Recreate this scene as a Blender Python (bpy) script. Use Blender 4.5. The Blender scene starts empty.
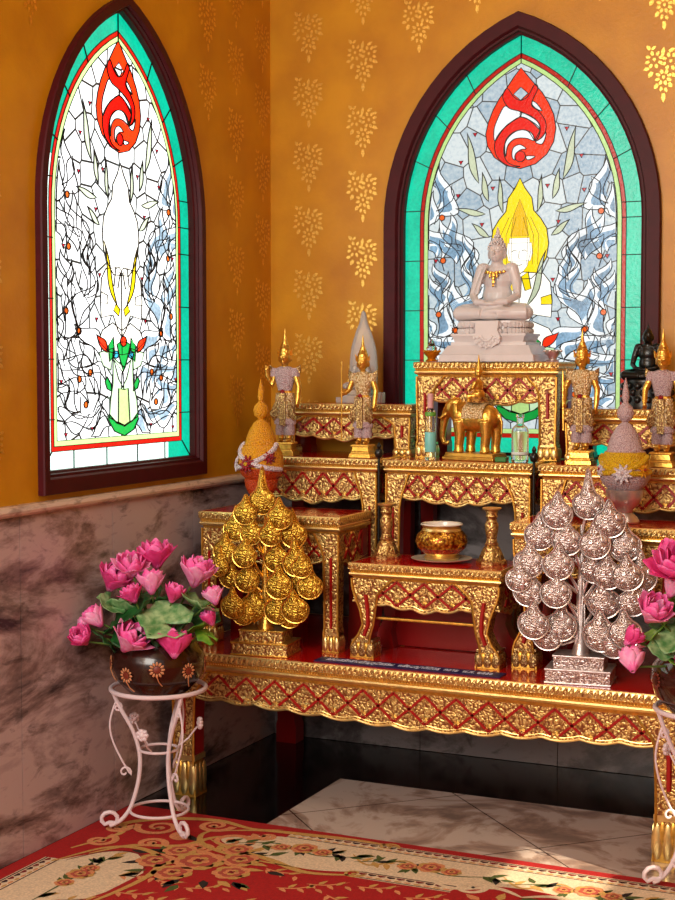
import bpy, bmesh, math, random
from mathutils import Vector, Matrix
random.seed(7)
sc = bpy.context.scene
COL = sc.collection
pi = math.pi

# ------------------------------------------------------------------ helpers
def hexc(h):
    h = h.lstrip('#')
    v = [int(h[i:i+2], 16)/255 for i in (0, 2, 4)]
    return tuple((c/12.92 if c <= .04045 else ((c+.055)/1.055)**2.4) for c in v) + (1.,)

class MB:
    """collects shapes, then links them as ONE mesh object"""
    def __init__(s):
        s.bm = bmesh.new(); s.mi = 0
    def face(s, vs, mi=None):
        try:
            f = s.bm.faces.new(vs)
        except ValueError:
            return None
        f.material_index = s.mi if mi is None else mi
        return f
    def v(s, p): return s.bm.verts.new(p)
    def box(s, x0, x1, y0, y1, z0, z1, mi=None, rz=0, taper=0):
        c = ((x0+x1)/2, (y0+y1)/2)
        P = []
        for z, t in ((z0, 0), (z1, taper)):
            for x, y in ((x0+t, y0+t), (x1-t, y0+t), (x1-t, y1-t), (x0+t, y1-t)):
                if rz:
                    dx, dy = x-c[0], y-c[1]
                    x, y = c[0]+dx*math.cos(rz)-dy*math.sin(rz), c[1]+dx*math.sin(rz)+dy*math.cos(rz)
                P.append(s.v((x, y, z)))
        for q in ((3, 2, 1, 0), (4, 5, 6, 7), (0, 1, 5, 4), (1, 2, 6, 5), (2, 3, 7, 6), (3, 0, 4, 7)):
            s.face([P[i] for i in q], mi)
    def prism(s, pts, ax, a, b, mi=None, side_mi=None):
        """closed 2-D outline extruded along ax from a to b"""
        def P(p, t):
            return {'x': (t, p[0], p[1]), 'y': (p[0], t, p[1]), 'z': (p[0], p[1], t)}[ax]
        A = [s.v(P(p, a)) for p in pts]; B = [s.v(P(p, b)) for p in pts]
        fa = s.face(A, mi); fb = s.face(B[::-1], mi)
        n = len(pts)
        for i in range(n):
            s.face([A[i], B[i], B[(i+1) % n], A[(i+1) % n]], side_mi if side_mi is not None else mi)
        return fa
    def rings(s, R, mi=None, cap=True, close=True):
        V = [[s.v(p) for p in r] for r in R]
        for a, b in zip(V[:-1], V[1:]):
            n = len(a)
            for i in range(n if close else n-1):
                s.face([a[i], a[(i+1) % n], b[(i+1) % n], b[i]], mi)
        if cap:
            s.face(V[0][::-1], mi); s.face(V[-1], mi)
        return V
    def lathe(s, prof, c=(0, 0, 0), n=20, mi=None, sx=1, sy=1, cap=True, mids=None, ph=0):
        R = []
        for r, z in prof:
            R.append([(c[0]+sx*r*math.cos(ph+2*pi*i/n), c[1]+sy*r*math.sin(ph+2*pi*i/n), c[2]+z) for i in range(n)])
        if mids is None:
            s.rings(R, mi, cap)
        else:
            V = [[s.v(p) for p in r] for r in R]
            for k, (a, b) in enumerate(zip(V[:-1], V[1:])):
                for i in range(n):
                    s.face([a[i], a[(i+1) % n], b[(i+1) % n], b[i]], mids[k])
            s.face(V[0][::-1], mids[0]); s.face(V[-1], mids[-1])
    def tube(s, pts, r, n=8, mi=None, closed=False, flat=None):
        pts = [Vector(p) for p in pts]; m = len(pts)
        rr = r if isinstance(r, (list, tuple)) else [r]*m
        R = []; up = None
        for i, p in enumerate(pts):
            if closed: t = pts[(i+1) % m]-pts[i-1]
            else: t = pts[min(i+1, m-1)]-pts[max(i-1, 0)]
            if t.length < 1e-9: t = Vector((0, 0, 1))
            t.normalize()
            if up is None:
                up = Vector((0, 0, 1)) if abs(t.z) < .9 else Vector((0, 1, 0))
            u = up-t*up.dot(t)
            if u.length < 1e-6:
                u = t.orthogonal()
            u.normalize(); w = t.cross(u); up = u
            R.append([tuple(p+(u*math.cos(2*pi*k/n+pi/n)+w*math.sin(2*pi*k/n+pi/n))*rr[i]) for k in range(n)])
        if closed:
            R.append(R[0][:])
            V = [[s.v(p) for p in q] for q in R[:-1]]; V.append(V[0])
            for a, b in zip(V[:-1], V[1:]):
                for i in range(n):
                    s.face([a[i], a[(i+1) % n], b[(i+1) % n], b[i]], mi)
        else:
            s.rings(R, mi)
    def ell(s, c, r, rot=None, n=14, mi=None):
        if not isinstance(r, (list, tuple)): r = (r, r, r)
        M = rot if rot is not None else Matrix.Identity(3)
        R = []; k = max(4, n//2)
        for j in range(1, k):
            th = pi*j/k
            R.append([tuple(Vector(c)+M@Vector((r[0]*math.sin(th)*math.cos(2*pi*i/n), r[1]*math.sin(th)*math.sin(2*pi*i/n), -r[2]*math.cos(th)))) for i in range(n)])
        V = [[s.v(p) for p in q] for q in R]
        for a, b in zip(V[:-1], V[1:]):
            for i in range(n):
                s.face([a[i], a[(i+1) % n], b[(i+1) % n], b[i]], mi)
        b = s.v(tuple(Vector(c)+M@Vector((0, 0, -r[2])))); t = s.v(tuple(Vector(c)+M@Vector((0, 0, r[2]))))
        for i in range(n):
            s.face([b, V[0][(i+1) % n], V[0][i]], mi); s.face([t, V[-1][i], V[-1][(i+1) % n]], mi)
    def pyr(s, base, apex, mi=None):
        B = [s.v(p) for p in base]; t = s.v(apex); n = len(B)
        for i in range(n): s.face([B[i], B[(i+1) % n], t], mi)
    def sheet(s, grid, mi=None, thick=0.0):
        """grid of points -> surface with real thickness (offset along the averaged normal)"""
        nr = len(grid); nc = len(grid[0])
        def nrm(i, j):
            a = Vector(grid[min(i+1, nr-1)][j])-Vector(grid[max(i-1, 0)][j])
            b = Vector(grid[i][min(j+1, nc-1)])-Vector(grid[i][max(j-1, 0)])
            c = a.cross(b)
            return c.normalized() if c.length > 1e-12 else Vector((0, 0, 1))
        A = [[s.v(grid[i][j]) for j in range(nc)] for i in range(nr)]
        B = [[s.v(tuple(Vector(grid[i][j])-nrm(i, j)*thick)) for j in range(nc)] for i in range(nr)]
        for i in range(nr-1):
            for j in range(nc-1):
                s.face([A[i][j], A[i+1][j], A[i+1][j+1], A[i][j+1]], mi)
                s.face([B[i][j], B[i][j+1], B[i+1][j+1], B[i+1][j]], mi)
        for i in range(nr-1):
            s.face([A[i][0], B[i][0], B[i+1][0], A[i+1][0]], mi); s.face([A[i][-1], A[i+1][-1], B[i+1][-1], B[i][-1]], mi)
        for j in range(nc-1):
            s.face([A[0][j], A[0][j+1], B[0][j+1], B[0][j]], mi); s.face([A[-1][j], B[-1][j], B[-1][j+1], A[-1][j+1]], mi)
    def build(s, name, mats, parent=None, smooth=False, loc=None, bevel=0, recalc=True):
        if recalc: bmesh.ops.recalc_face_normals(s.bm, faces=s.bm.faces)
        me = bpy.data.meshes.new(name); s.bm.to_mesh(me); s.bm.free()
        if not isinstance(mats, (list, tuple)): mats = [mats]
        for m in mats: me.materials.append(m)
        o = bpy.data.objects.new(name, me); COL.objects.link(o)
        if parent: o.parent = parent
        if loc: o.location = loc
        if smooth:
            for p in me.polygons: p.use_smooth = True
            if smooth != 'all':
                try: me.set_sharp_from_angle(angle=math.radians(smooth if smooth is not True else 40))
                except Exception: pass
        if bevel:
            m = o.modifiers.new('bevel', 'BEVEL'); m.width = bevel; m.segments = 2; m.limit_method = 'ANGLE'
        return o
    def fuse(s, name, mat, parent=None, voxel=.004, it=3, loc=None):
        """closed shapes melted into one continuous skin"""
        o = s.build(name, mat, None)
        m = o.modifiers.new('r', 'REMESH'); m.mode = 'VOXEL'; m.voxel_size = voxel; m.use_smooth_shade = True
        if it:
            k = o.modifiers.new('s', 'SMOOTH'); k.iterations = it; k.factor = .5
        dg = bpy.context.evaluated_depsgraph_get(); dg.update()
        me = bpy.data.meshes.new_from_object(o.evaluated_get(dg))
        old = o.data; o.modifiers.clear(); o.data = me; bpy.data.meshes.remove(old)
        me.name = name
        me.materials.clear(); me.materials.append(mat)
        for p in me.polygons: p.use_smooth = True; p.material_index = 0
        o.parent = parent
        if loc: o.location = loc
        return o

def tag(o, label, cat, group=None):
    o['label'] = label; o['category'] = cat
    if group: o['group'] = group
    return o
def empty(name, loc, label, cat, group=None, rz=0):
    o = bpy.data.objects.new(name, None); COL.objects.link(o)
    o.location = loc; o.rotation_euler = (0, 0, rz); o.empty_display_size = .05
    return tag(o, label, cat, group)
def struct(o):
    o['kind'] = 'structure'; return o
def part(o, label=None):
    if label: o['label'] = label
    return o
def copy_tree(o, parent=None):
    c = o.copy(); COL.objects.link(c); c.parent = parent
    for ch in list(o.children): copy_tree(ch, c)
    return c
def smoothpts(P, n=6, closed=True):
    P = [Vector((p[0], p[1])) for p in P]; m = len(P); out = []
    for i in range(m if closed else m-1):
        if closed: a, b, c, d = P[i-1], P[i], P[(i+1) % m], P[(i+2) % m]
        else: a, b, c, d = P[max(i-1, 0)], P[i], P[i+1], P[min(i+2, m-1)]
        for k in range(n):
            t = k/n
            out.append(tuple(.5*((2*b)+(c-a)*t+(2*a-5*b+4*c-d)*t*t+(3*b-a-3*c+d)*t**3)))
    if not closed: out.append(tuple(P[-1]))
    return out

# ------------------------------------------------------------------ materials
class N:
    def __init__(s, name):
        s.m = bpy.data.materials.new(name); s.m.use_nodes = True
        s.t = s.m.node_tree; s.b = s.t.nodes['Principled BSDF']
    def n(s, typ, **kw):
        q = s.t.nodes.new(typ)
        for k, v in kw.items():
            if k.startswith('i_'):
                key = k[2:].replace('_', ' ')
                q.inputs[int(key) if key.isdigit() else key].default_value = v
            else: setattr(q, k, v)
        return q
    def l(s, a, b): s.t.links.new(a, b)
    def coord(s, scale=(1, 1, 1)):
        c = s.n('ShaderNodeTexCoord'); mp = s.n('ShaderNodeMapping'); mp.inputs['Scale'].default_value = scale
        s.l(c.outputs['Object'], mp.inputs['Vector']); return mp.outputs['Vector']
    def ramp(s, fac, stops, interp='LINEAR'):
        r = s.n('ShaderNodeValToRGB'); r.color_ramp.interpolation = interp
        e = r.color_ramp.elements
        while len(e) < len(stops): e.new(.5)
        for q, (p, c) in zip(e, stops): q.position = p; q.color = c
        s.l(fac, r.inputs['Fac']); return r.outputs['Color']
    def bump(s, h, strength=.5, dist=.004, prev=None):
        b = s.n('ShaderNodeBump'); b.inputs['Strength'].default_value = strength; b.inputs['Distance'].default_value = dist
        s.l(h, b.inputs['Height'])
        if prev: s.l(prev, b.inputs['Normal'])
        s.l(b.outputs['Normal'], s.b.inputs['Normal']); return b.outputs['Normal']
    def set(s, **kw):
        for k, v in kw.items():
            s.b.inputs[k.replace('_', ' ')].default_value = v

def plain(name, col, rough=.5, metal=0, noise=0, nscale=30, bump=0, bscale=60, bdist=.002, **kw):
    m = N(name); c = hexc(col) if isinstance(col, str) else col
    m.set(Base_Color=c, Roughness=rough, Metallic=metal)
    if noise or bump: v = m.coord()
    if noise:
        t = m.n('ShaderNodeTexNoise', i_Scale=nscale, i_Detail=3.); m.l(v, t.inputs['Vector'])
        lo = tuple(x*(1-noise) for x in c[:3])+(1,); hi = tuple(min(1, x*(1+noise)) for x in c[:3])+(1,)
        m.l(m.ramp(t.outputs['Fac'], [(.3, lo), (.7, hi)]), m.b.inputs['Base Color'])
    if bump:
        t = m.n('ShaderNodeTexNoise', i_Scale=bscale, i_Detail=2.); m.l(v, t.inputs['Vector'])
        m.bump(t.outputs['Fac'], bump, bdist)
    for k, q in kw.items(): m.b.inputs[k.replace('_', ' ')].default_value = q
    return m.m

def carved(name, gold, deep, scale=55, rough=.32, strength=.9, dist=.006, metal=.9, lo=.12, hi=.42):
    """carved and gilded wood: curling relief, darker lacquer in the recesses"""
    m = N(name); v = m.coord()
    ns = m.n('ShaderNodeTexNoise', i_Scale=scale*.5, i_Detail=2.); m.l(v, ns.inputs['Vector'])
    mx = m.n('ShaderNodeMixRGB'); mx.inputs['Fac'].default_value = .03
    m.l(v, mx.inputs['Color1']); m.l(ns.outputs['Color'], mx.inputs['Color2'])
    vo = m.n('ShaderNodeTexVoronoi', feature='DISTANCE_TO_EDGE'); vo.inputs['Scale'].default_value = scale
    m.l(mx.outputs['Color'], vo.inputs['Vector'])
    v2 = m.n('ShaderNodeTexVoronoi', feature='F1'); v2.inputs['Scale'].default_value = scale*1.9
    m.l(mx.outputs['Color'], v2.inputs['Vector'])
    sb = m.n('ShaderNodeMath', operation='SUBTRACT'); m.l(vo.outputs['Distance'], sb.inputs[0])
    ml = m.n('ShaderNodeMath', operation='MULTIPLY'); ml.inputs[1].default_value = .55
    m.l(v2.outputs['Distance'], ml.inputs[0]); m.l(ml.outputs[0], sb.inputs[1])
    ad = m.n('ShaderNodeMath', operation='ADD'); ad.inputs[1].default_value = .35; m.l(sb.outputs[0], ad.inputs[0])
    g = hexc(gold); d = hexc(deep)
    m.l(m.ramp(ad.outputs[0], [(lo, d), (hi, g)]), m.b.inputs['Base Color'])
    m.l(m.ramp(ad.outputs[0], [(lo-.02, (.2, .2, .2, 1)), (lo+.1, (metal,)*3+(1,))]), m.b.inputs['Metallic'])
    m.set(Roughness=rough); m.bump(ad.outputs[0], strength, dist)
    return m.m

def beads(name, col, dark, scale=140, rough=.35, metal=0, strength=1., dist=.004):
    m = N(name); v = m.coord()
    vo = m.n('ShaderNodeTexVoronoi', feature='F1'); vo.inputs['Scale'].default_value = scale; m.l(v, vo.inputs['Vector'])
    m.l(m.ramp(vo.outputs['Distance'], [(.25, hexc(col)), (.75, hexc(dark))]), m.b.inputs['Base Color'])
    iv = m.n('ShaderNodeMath', operation='SUBTRACT'); iv.inputs[0].default_value = 1; m.l(vo.outputs['Distance'], iv.inputs[1])
    m.set(Roughness=rough, Metallic=metal); m.bump(iv.outputs[0], strength, dist)
    return m.m

def scrolls(name, col, dark, scale=28, metal=.85, rough=.36, strength=.9):
    """openwork of curled wire"""
    m = N(name); v = m.coord()
    ns = m.n('ShaderNodeTexNoise', i_Scale=scale*1.2, i_Detail=1.); m.l(v, ns.inputs['Vector'])
    vo = m.n('ShaderNodeTexVoronoi', feature='F1'); vo.inputs['Scale'].default_value = scale; m.l(v, vo.inputs['Vector'])
    k = m.n('ShaderNodeMath', operation='MULTIPLY_ADD'); k.inputs[1].default_value = 26.; m.l(vo.outputs['Distance'], k.inputs[0])
    k2 = m.n('ShaderNodeMath', operation='MULTIPLY'); k2.inputs[1].default_value = 12.; m.l(ns.outputs['Fac'], k2.inputs[0]); m.l(k2.outputs[0], k.inputs[2])
    sn = m.n('ShaderNodeMath', operation='SINE'); m.l(k.outputs[0], sn.inputs[0])
    mm = m.n('ShaderNodeMath', operation='MULTIPLY_ADD'); mm.inputs[1].default_value = .5; mm.inputs[2].default_value = .5; m.l(sn.outputs[0], mm.inputs[0])
    m.l(m.ramp(mm.outputs[0], [(.15, hexc(dark)), (.6, hexc(col))]), m.b.inputs['Base Color'])
    m.set(Metallic=metal, Roughness=rough); m.bump(mm.outputs[0], strength, .003)
    return m.m

M = {}
M['gold_carved'] = carved('gilded_carving', '#eac87c', '#84431a', 62, lo=.03, hi=.28, dist=.004, rough=.4, strength=.75)
M['gold_leafband'] = carved('gilded_leaf_band', '#eaca80', '#84480f', 90, strength=.6, dist=.003, lo=.02, hi=.22)
M['gold'] = plain('smooth_gilding', '#efd088', .34, .92, noise=.12, nscale=40, bump=.15, bscale=120)
M['gold_dark'] = plain('old_gilding', '#d8a448', .4, .9, noise=.2, nscale=60, bump=.3, bscale=140)
M['gold_statue'] = plain('polished_statue_gold', '#eeba54', .28, .92, noise=.18, nscale=90, bump=.35, bscale=160, bdist=.003)
M['gold_pale'] = carved('pale_gilding', '#e6cb88', '#7a4a1c', 110, rough=.35, strength=.6, dist=.003)
M['red_lacquer'] = plain('red_lacquer', '#c80d08', .16, 0, noise=.08, nscale=6, Coat_Weight=.5)
M['red_dark'] = plain('dark_red_lacquer', '#8e0606', .3)
M['red_bar'] = plain('red_lattice_lacquer', '#a8100c', .35)
M['maroon'] = plain('maroon_painted_wood', '#440610', .5, 0, noise=.15, nscale=25, Specular_IOR_Level=.25)
M['white_metal'] = plain('white_painted_wire', '#ead6da', .4)
M['silver'] = plain('polished_silver', '#dccfcb', .32, .8, noise=.12, nscale=50, bump=.2, bscale=140)
M['silver_scroll'] = scrolls('silver_openwork', '#f2e8e6', '#a89690', 42, strength=.6)
M['silver_carved'] = carved('silver_carving', '#e6d8d4', '#8a6a64', 95, strength=.6, lo=.03, hi=.26)
M['gold_scroll'] = scrolls('gold_openwork', '#f2c850', '#9a6a14', 42, strength=.6)
M['marble_white'] = plain('white_statue_marble', '#d9d2d2', .35, 0, noise=.06, nscale=14, bump=.08, bscale=60, Coat_Weight=.2)
M['black_resin'] = plain('black_resin', '#0d0f0e', .28, 0, bump=.1, bscale=80)
M['lilac_beads'] = beads('lilac_beadwork', '#e2ccce', '#b08c90', 260)
M['mosaic'] = beads('mosaic_sequins', '#f2dcae', '#b88a48', 150, rough=.3, metal=.3)
M['orange_beads'] = beads('orange_beadwork', '#f5ac14', '#d08408', 230)
M['orange_red_beads'] = beads('orange_red_beadwork', '#ea5a16', '#a83008', 240)
M['white_beads'] = beads('white_beadwork', '#f4eaea', '#c0a8b4', 190)
M['yellow_beads'] = beads('yellow_beadwork', '#f2c81a', '#c08c08', 250)
M['red_beads'] = beads('red_beadwork', '#c01426', '#5c0810', 190)
def glassy(name, tint, rough=.02):
    m = N(name); m.set(Base_Color=hexc(tint), Roughness=rough, IOR=1.45); m.b.inputs['Transmission Weight'].default_value = 1.; return m.m
M['clear_glass'] = glassy('clear_glass', '#f8faf8', .08)
M['crystal'] = glassy('milky_crystal', '#fbf8f6', .18); M['crystal'].node_tree.nodes['Principled BSDF'].inputs['Transmission Weight'].default_value = .62
M['aqua_glass'] = glassy('aqua_tinted_glass', '#8fe0d8')
LS, BS, WORLD, EXPO, SUN = 2.0, .98, .42, 0.19, 8.0     # glow of the left and back window, daylight from the open side, exposure, sun
LAMPS = [('doorway_daylight', (.8, -5.3, 2.4), (1.3, -.4, .8), 2.0, 2.0, 122, (1., .93, .84)),  # fill light added to brighten the room, no doorway is built
         ('ceiling_lamp', (2.4, -2.0, 3.8), (1.4, -.6, .8), .9, .9, 16, (1., .88, .70))]  # weak fill added overhead, no lamp fitting is built
SPOTS = []
# ------------------------------------------------------------------ the room shell
def marble(name, base, vein, dark, scale=2.2, rough=.18):
    m = N(name); v = m.coord((1, 1, 1)); v.node.inputs['Rotation'].default_value = (.6, .3, .4); v.node.inputs['Scale'].default_value = (1., .62, 1.5)
    n1 = m.n('ShaderNodeTexNoise', i_Scale=scale, i_Detail=10., i_Roughness=.66, i_Distortion=.35); m.l(v, n1.inputs['Vector'])
    n2 = m.n('ShaderNodeTexNoise', i_Scale=scale*3.2, i_Detail=8., i_Roughness=.6, i_Distortion=.5); m.l(v, n2.inputs['Vector'])
    c1 = m.ramp(n1.outputs['Fac'], [(.36, hexc(dark)), (.45, hexc(vein)), (.53, hexc(base)), (.75, hexc(base))])
    c2 = m.ramp(n2.outputs['Fac'], [(.34, hexc(dark)), (.44, (1, 1, 1, 1)), (.60, (1, 1, 1, 1)), (.75, hexc(vein))])
    mx = m.n('ShaderNodeMixRGB', blend_type='MULTIPLY'); mx.inputs['Fac'].default_value = .55
    m.l(c1, mx.inputs['Color1']); m.l(c2, mx.inputs['Color2']); m.l(mx.outputs['Color'], m.b.inputs['Base Color'])
    m.set(Roughness=rough); return m.m
M['wains'] = marble('veined_grey_pink_marble', '#c6b2b2', '#8f7a78', '#382c2e', 3.2, .25)
M['cap'] = marble('marble_cap', '#d8bda6', '#a58a76', '#705a4c', 4, .2)
M['back_marble'] = marble('grey_back_marble', '#9c9696', '#6a6464', '#464042', 2.4, .25)
def tile_mat():
    m = N('marble_floor_tiles'); c = m.n('ShaderNodeTexCoord'); mp = m.n('ShaderNodeMapping'); mp.inputs['Rotation'].default_value = (0, 0, math.radians(45))
    mp.inputs['Location'].default_value = (.13, .27, 0)
    m.l(c.outputs['Object'], mp.inputs['Vector'])
    br = m.n('ShaderNodeTexBrick', offset=0.); br.inputs['Scale'].default_value = 1.; br.inputs['Brick Width'].default_value = .6; br.inputs['Row Height'].default_value = .6
    br.inputs['Mortar Size'].default_value = .003
    m.l(mp.outputs['Vector'], br.inputs['Vector'])
    br.inputs['Color1'].default_value = hexc('#d9c6b8'); br.inputs['Color2'].default_value = hexc('#cdb6aa'); br.inputs['Mortar'].default_value = hexc('#7a6a60')
    n1 = m.n('ShaderNodeTexNoise', i_Scale=2.6, i_Detail=8., i_Roughness=.6, i_Distortion=2.); m.l(c.outputs['Object'], n1.inputs['Vector'])
    c1 = m.ramp(n1.outputs['Fac'], [(.38, hexc('#8a746c')), (.47, hexc('#c8b4a8')), (.55, (1, 1, 1, 1))])
    mx = m.n('ShaderNodeMixRGB', blend_type='MULTIPLY'); mx.inputs['Fac'].default_value = .75
    m.l(br.outputs['Color'], mx.inputs['Color1']); m.l(c1, mx.inputs['Color2']); m.l(mx.outputs['Color'], m.b.inputs['Base Color'])
    m.set(Roughness=.16); return m.m
M['tile'] = tile_mat()
M['granite'] = plain('black_granite', '#0a0809', .12, 0, noise=.5, nscale=160)
def wall_mat():
    m = N('ochre_wall_paint'); v = m.coord()
    n1 = m.n('ShaderNodeTexNoise', i_Scale=5., i_Detail=5.); m.l(v, n1.inputs['Vector'])
    m.l(m.ramp(n1.outputs['Fac'], [(.3, hexc('#c07e06')), (.7, hexc('#d8980e'))]), m.b.inputs['Base Color'])
    n2 = m.n('ShaderNodeTexNoise', i_Scale=70., i_Detail=3.); m.l(v, n2.inputs['Vector'])
    m.set(Roughness=.42); m.bump(n2.outputs['Fac'], .18, .004)
    return m.m
M['wall'] = wall_mat()
M['stencil'] = plain('gold_stencil_paint', '#f0bc5c', .36, 1., noise=.25, nscale=120, bump=.3, bscale=200)

WIN_HW, WIN_Z0, WIN_SP = .525, 1.095, 2.03          # outer half width, sill, springing
def arch(hw, z0, sp, n=14):
    """gothic outline, counter-clockwise from bottom left: (u, z)"""
    c = .28 + (.525-hw)*0 ; r = hw+c
    a_top = math.acos(c/r)
    R = [(-c+r*math.cos(a_top*i/n), sp+r*math.sin(a_top*i/n)) for i in range(n+1)]
    return [(-hw, z0), (hw, z0)] + R + [(-u, z) for u, z in R[::-1][1:]]

# a place on a wall: (u along the wall, z, depth out of the wall into the room)
class WallFrame:
    def __init__(s, kind, c): s.k = kind; s.c = c
    def P(s, u, z, d=0.):
        return (s.c+u, -d, z) if s.k == 'back' else (d, s.c+u, z)
BACK = WallFrame('back', 1.032); LEFT = WallFrame('left', -1.066)
BACK.hw, BACK.f = .534, .074; LEFT.hw, LEFT.f = .504, .046; BACK.sp, LEFT.sp = WIN_SP, WIN_SP-.04      # outer half width, face of the frame

def leaf_motif():
    """petals (u, v) of one stencilled spray, about 0.10 x 0.20 m"""
    pet = []
    def petal(cx, cy, a, l, w):
        ca, sa = math.cos(a), math.sin(a)
        pet.append([(cx+x*ca-y*sa, cy+x*sa+y*ca) for x, y in ((-l/2, -w*.35), (l*.05, -w/2), (l/2, 0), (l*.05, w/2), (-l/2, w*.35))])
    for (cx, cy, r, k) in ((-.026, .035, .024, 8), (.026, .026, .024, 8), (.004, -.026, .021, 8)):
        for i in range(k):
            a = 2*pi*i/k+.3
            petal(cx+r*math.cos(a), cy+r*math.sin(a), a, .016, .011)
        petal(cx, cy, -1.57, .012, .010)
    for x, y, a, l, w in ((-.045, .078, 2.2, .02, .012), (-.028, .076, .7, .018, .01), (.002, .062, 1.4, .03, .012), (.03, .064, .5, .022, .012), (.05, .05, .2, .018, .01),
                          (-.052, .005, 3.4, .018, .012), (-.038, -.015, 4.2, .022, .014), (.05, -.004, -.5, .022, .014), (.036, -.022, -.9, .018, .012), (-.02, -.056, 4.1, .02, .013),
                          (.026, -.054, -1., .02, .013), (.012, -.07, -1.2, .016, .01), (-.004, -.066, -1.8, .016, .01), (.004, -.096, -1.57, .03, .013)):
        petal(x, y, a, l, w)
    return pet
MOTIF = leaf_motif()

def make_wall(name, F, u0, u1, z1, spots):
    mb = MB()
    hole = arch(F.hw-.02, WIN_Z0+.03, F.sp)
    # wall face with an arched opening, 0.16 m thick
    n = len(hole)
    for d, flip in ((0., 0), (-.16, 1)):
        outer = [(u0, 0.), (u1, 0.), (u1, z1), (u0, z1)]
        # strips: left block, right block, below, and a fan above the arch
        def q(pts):
            mb.face([mb.v(F.P(u, z, d)) for u, z in pts], 0)
        hw = F.hw-.02; zb = WIN_Z0+.03
        q([(u0, 0), (-hw, 0), (-hw, z1), (u0, z1)]); q([(hw, 0), (u1, 0), (u1, z1), (hw, z1)])
        q([(-hw, 0), (hw, 0), (hw, zb), (-hw, zb)])
        top = hole[2:]
        for a, b in zip(top[:-1], top[1:]):
            q([(a[0], a[1]), (a[0], z1), (b[0], z1), (b[0], b[1])])
    for i in range(n):
        a, b = hole[i], hole[(i+1) % n]
        mb.face([mb.v(F.P(a[0], a[1], 0)), mb.v(F.P(b[0], b[1], 0)), mb.v(F.P(b[0], b[1], -.16)), mb.v(F.P(a[0], a[1], -.16))], 0)
    for (cu, cz) in spots:
        for pt in MOTIF:
            mb.face([mb.v(F.P(cu+u*1.12, cz+w*1.04, .0012)) for u, w in pt], 1)
    o = mb.build(name, [M['wall'], M['stencil']], recalc=False)
    bm = bmesh.new(); bm.from_mesh(o.data)
    bm.to_mesh(o.data); bm.free()
    return struct(o)
def blocked(u, z):
    if z-.11 < WIN_SP: return abs(u) < WIN_HW+.06 and z+.1 > WIN_Z0-.02
    zz = z-.11; c = .28; r = .525+c+.055
    if zz > WIN_SP+.76: return False
    return abs(u) < math.sqrt(max(0, r*r-(zz-WIN_SP)**2))-c+.03
def spots(F, xs, z_first, off_first, lo, hi):
    out = []
    for k, x in enumerate(xs):
        u = x-F.c
        z = z_first + (0 if (k+off_first) % 2 else .125)
        while z < 3.6:
            if z > lo and not blocked(u, z): out.append((u, z))
            z += .252
    return out
bx = [.166+.2325*k for k in range(0, 18)]
lx = [-.073-.216*k for k in range(0, 24)]
make_wall('wall_back', BACK, -1.032, 3.6, 3.9, spots(BACK, bx, 1.030, 1, 1.2, 9))
make_wall('wall_left', LEFT, -4.4, 1.066, 3.9, spots(LEFT, lx, 1.12, 0, 1.13, 9))

# floor: marble tiles, black granite border along the walls
mb = MB()
mb.box(-.16, 4.7, -5.6, .16, -.06, -.0005, 0)
mb.box(0, .535, -5.6, 0, -.001, 0.0, 1); mb.box(.535, 4.7, -.50, 0, -.001, 0.0, 1)
struct(mb.build('floor', [M['tile'], M['granite']]))
mb = MB(); mb.box(-.16, 4.7, -5.6, .16, 3.9, 3.98)
struct(mb.build('ceiling', plain('white_ceiling', '#c9b48c', .7)))

# added unseen wall on the right, its opening shaped to cast the sun patch
mb = MB(); ya, yb_, za, zb_ = -2.40, -2.02, 1.575, 1.82
mb.box(4.7, 4.86, -5.6, ya, 0, 3.9); mb.box(4.7, 4.86, yb_, .16, 0, 3.9); mb.box(4.7, 4.86, ya, yb_, 0, za); mb.box(4.7, 4.86, ya, yb_, zb_, 3.9)
struct(mb.build('wall_right', M['wall']))

# marble dado of separate slabs with open joints and a rounded cap
def dado(name, F, us, mats, z1=1.045):
    mb = MB()
    for a, b in zip(us[:-1], us[1:]):
        P = [F.P(u, z, d) for d in (0.0, .018) for u, z in ((a+.0015, .002), (b-.0015, .002), (b-.0015, z1), (a+.0015, z1))]
        V = [mb.v(p) for p in P]
        for q in ((0, 1, 2, 3), (4, 5, 6, 7), (0, 1, 5, 4), (1, 2, 6, 5), (2, 3, 7, 6), (3, 0, 4, 7)): mb.face([V[i] for i in q], 0)
    prof = [(0, z1), (.03, z1), (.038, z1+.008), (.04, z1+.016), (.036, z1+.026), (.026, z1+.032), (0, z1+.032)]
    R = [[F.P(u, z, d) for d, z in prof] for u in (us[0], us[-1])]
    mb.rings(R, 1)
    return struct(mb.build(name, mats))
dado('trim_left_marble_dado', LEFT, [-3.30]+[y+1.066 for y in (-2.72, -2.20, -1.69, -1.185, -.655, -.14, -.0)], [M['wains'], M['cap']])
dado('trim_back_marble_dado', BACK, [x-1.032 for x in (.02, .12, .655, 1.205, 1.75, 2.3, 2.85, 3.4, 4.63)], [M['back_marble'], M['cap']])

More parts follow.
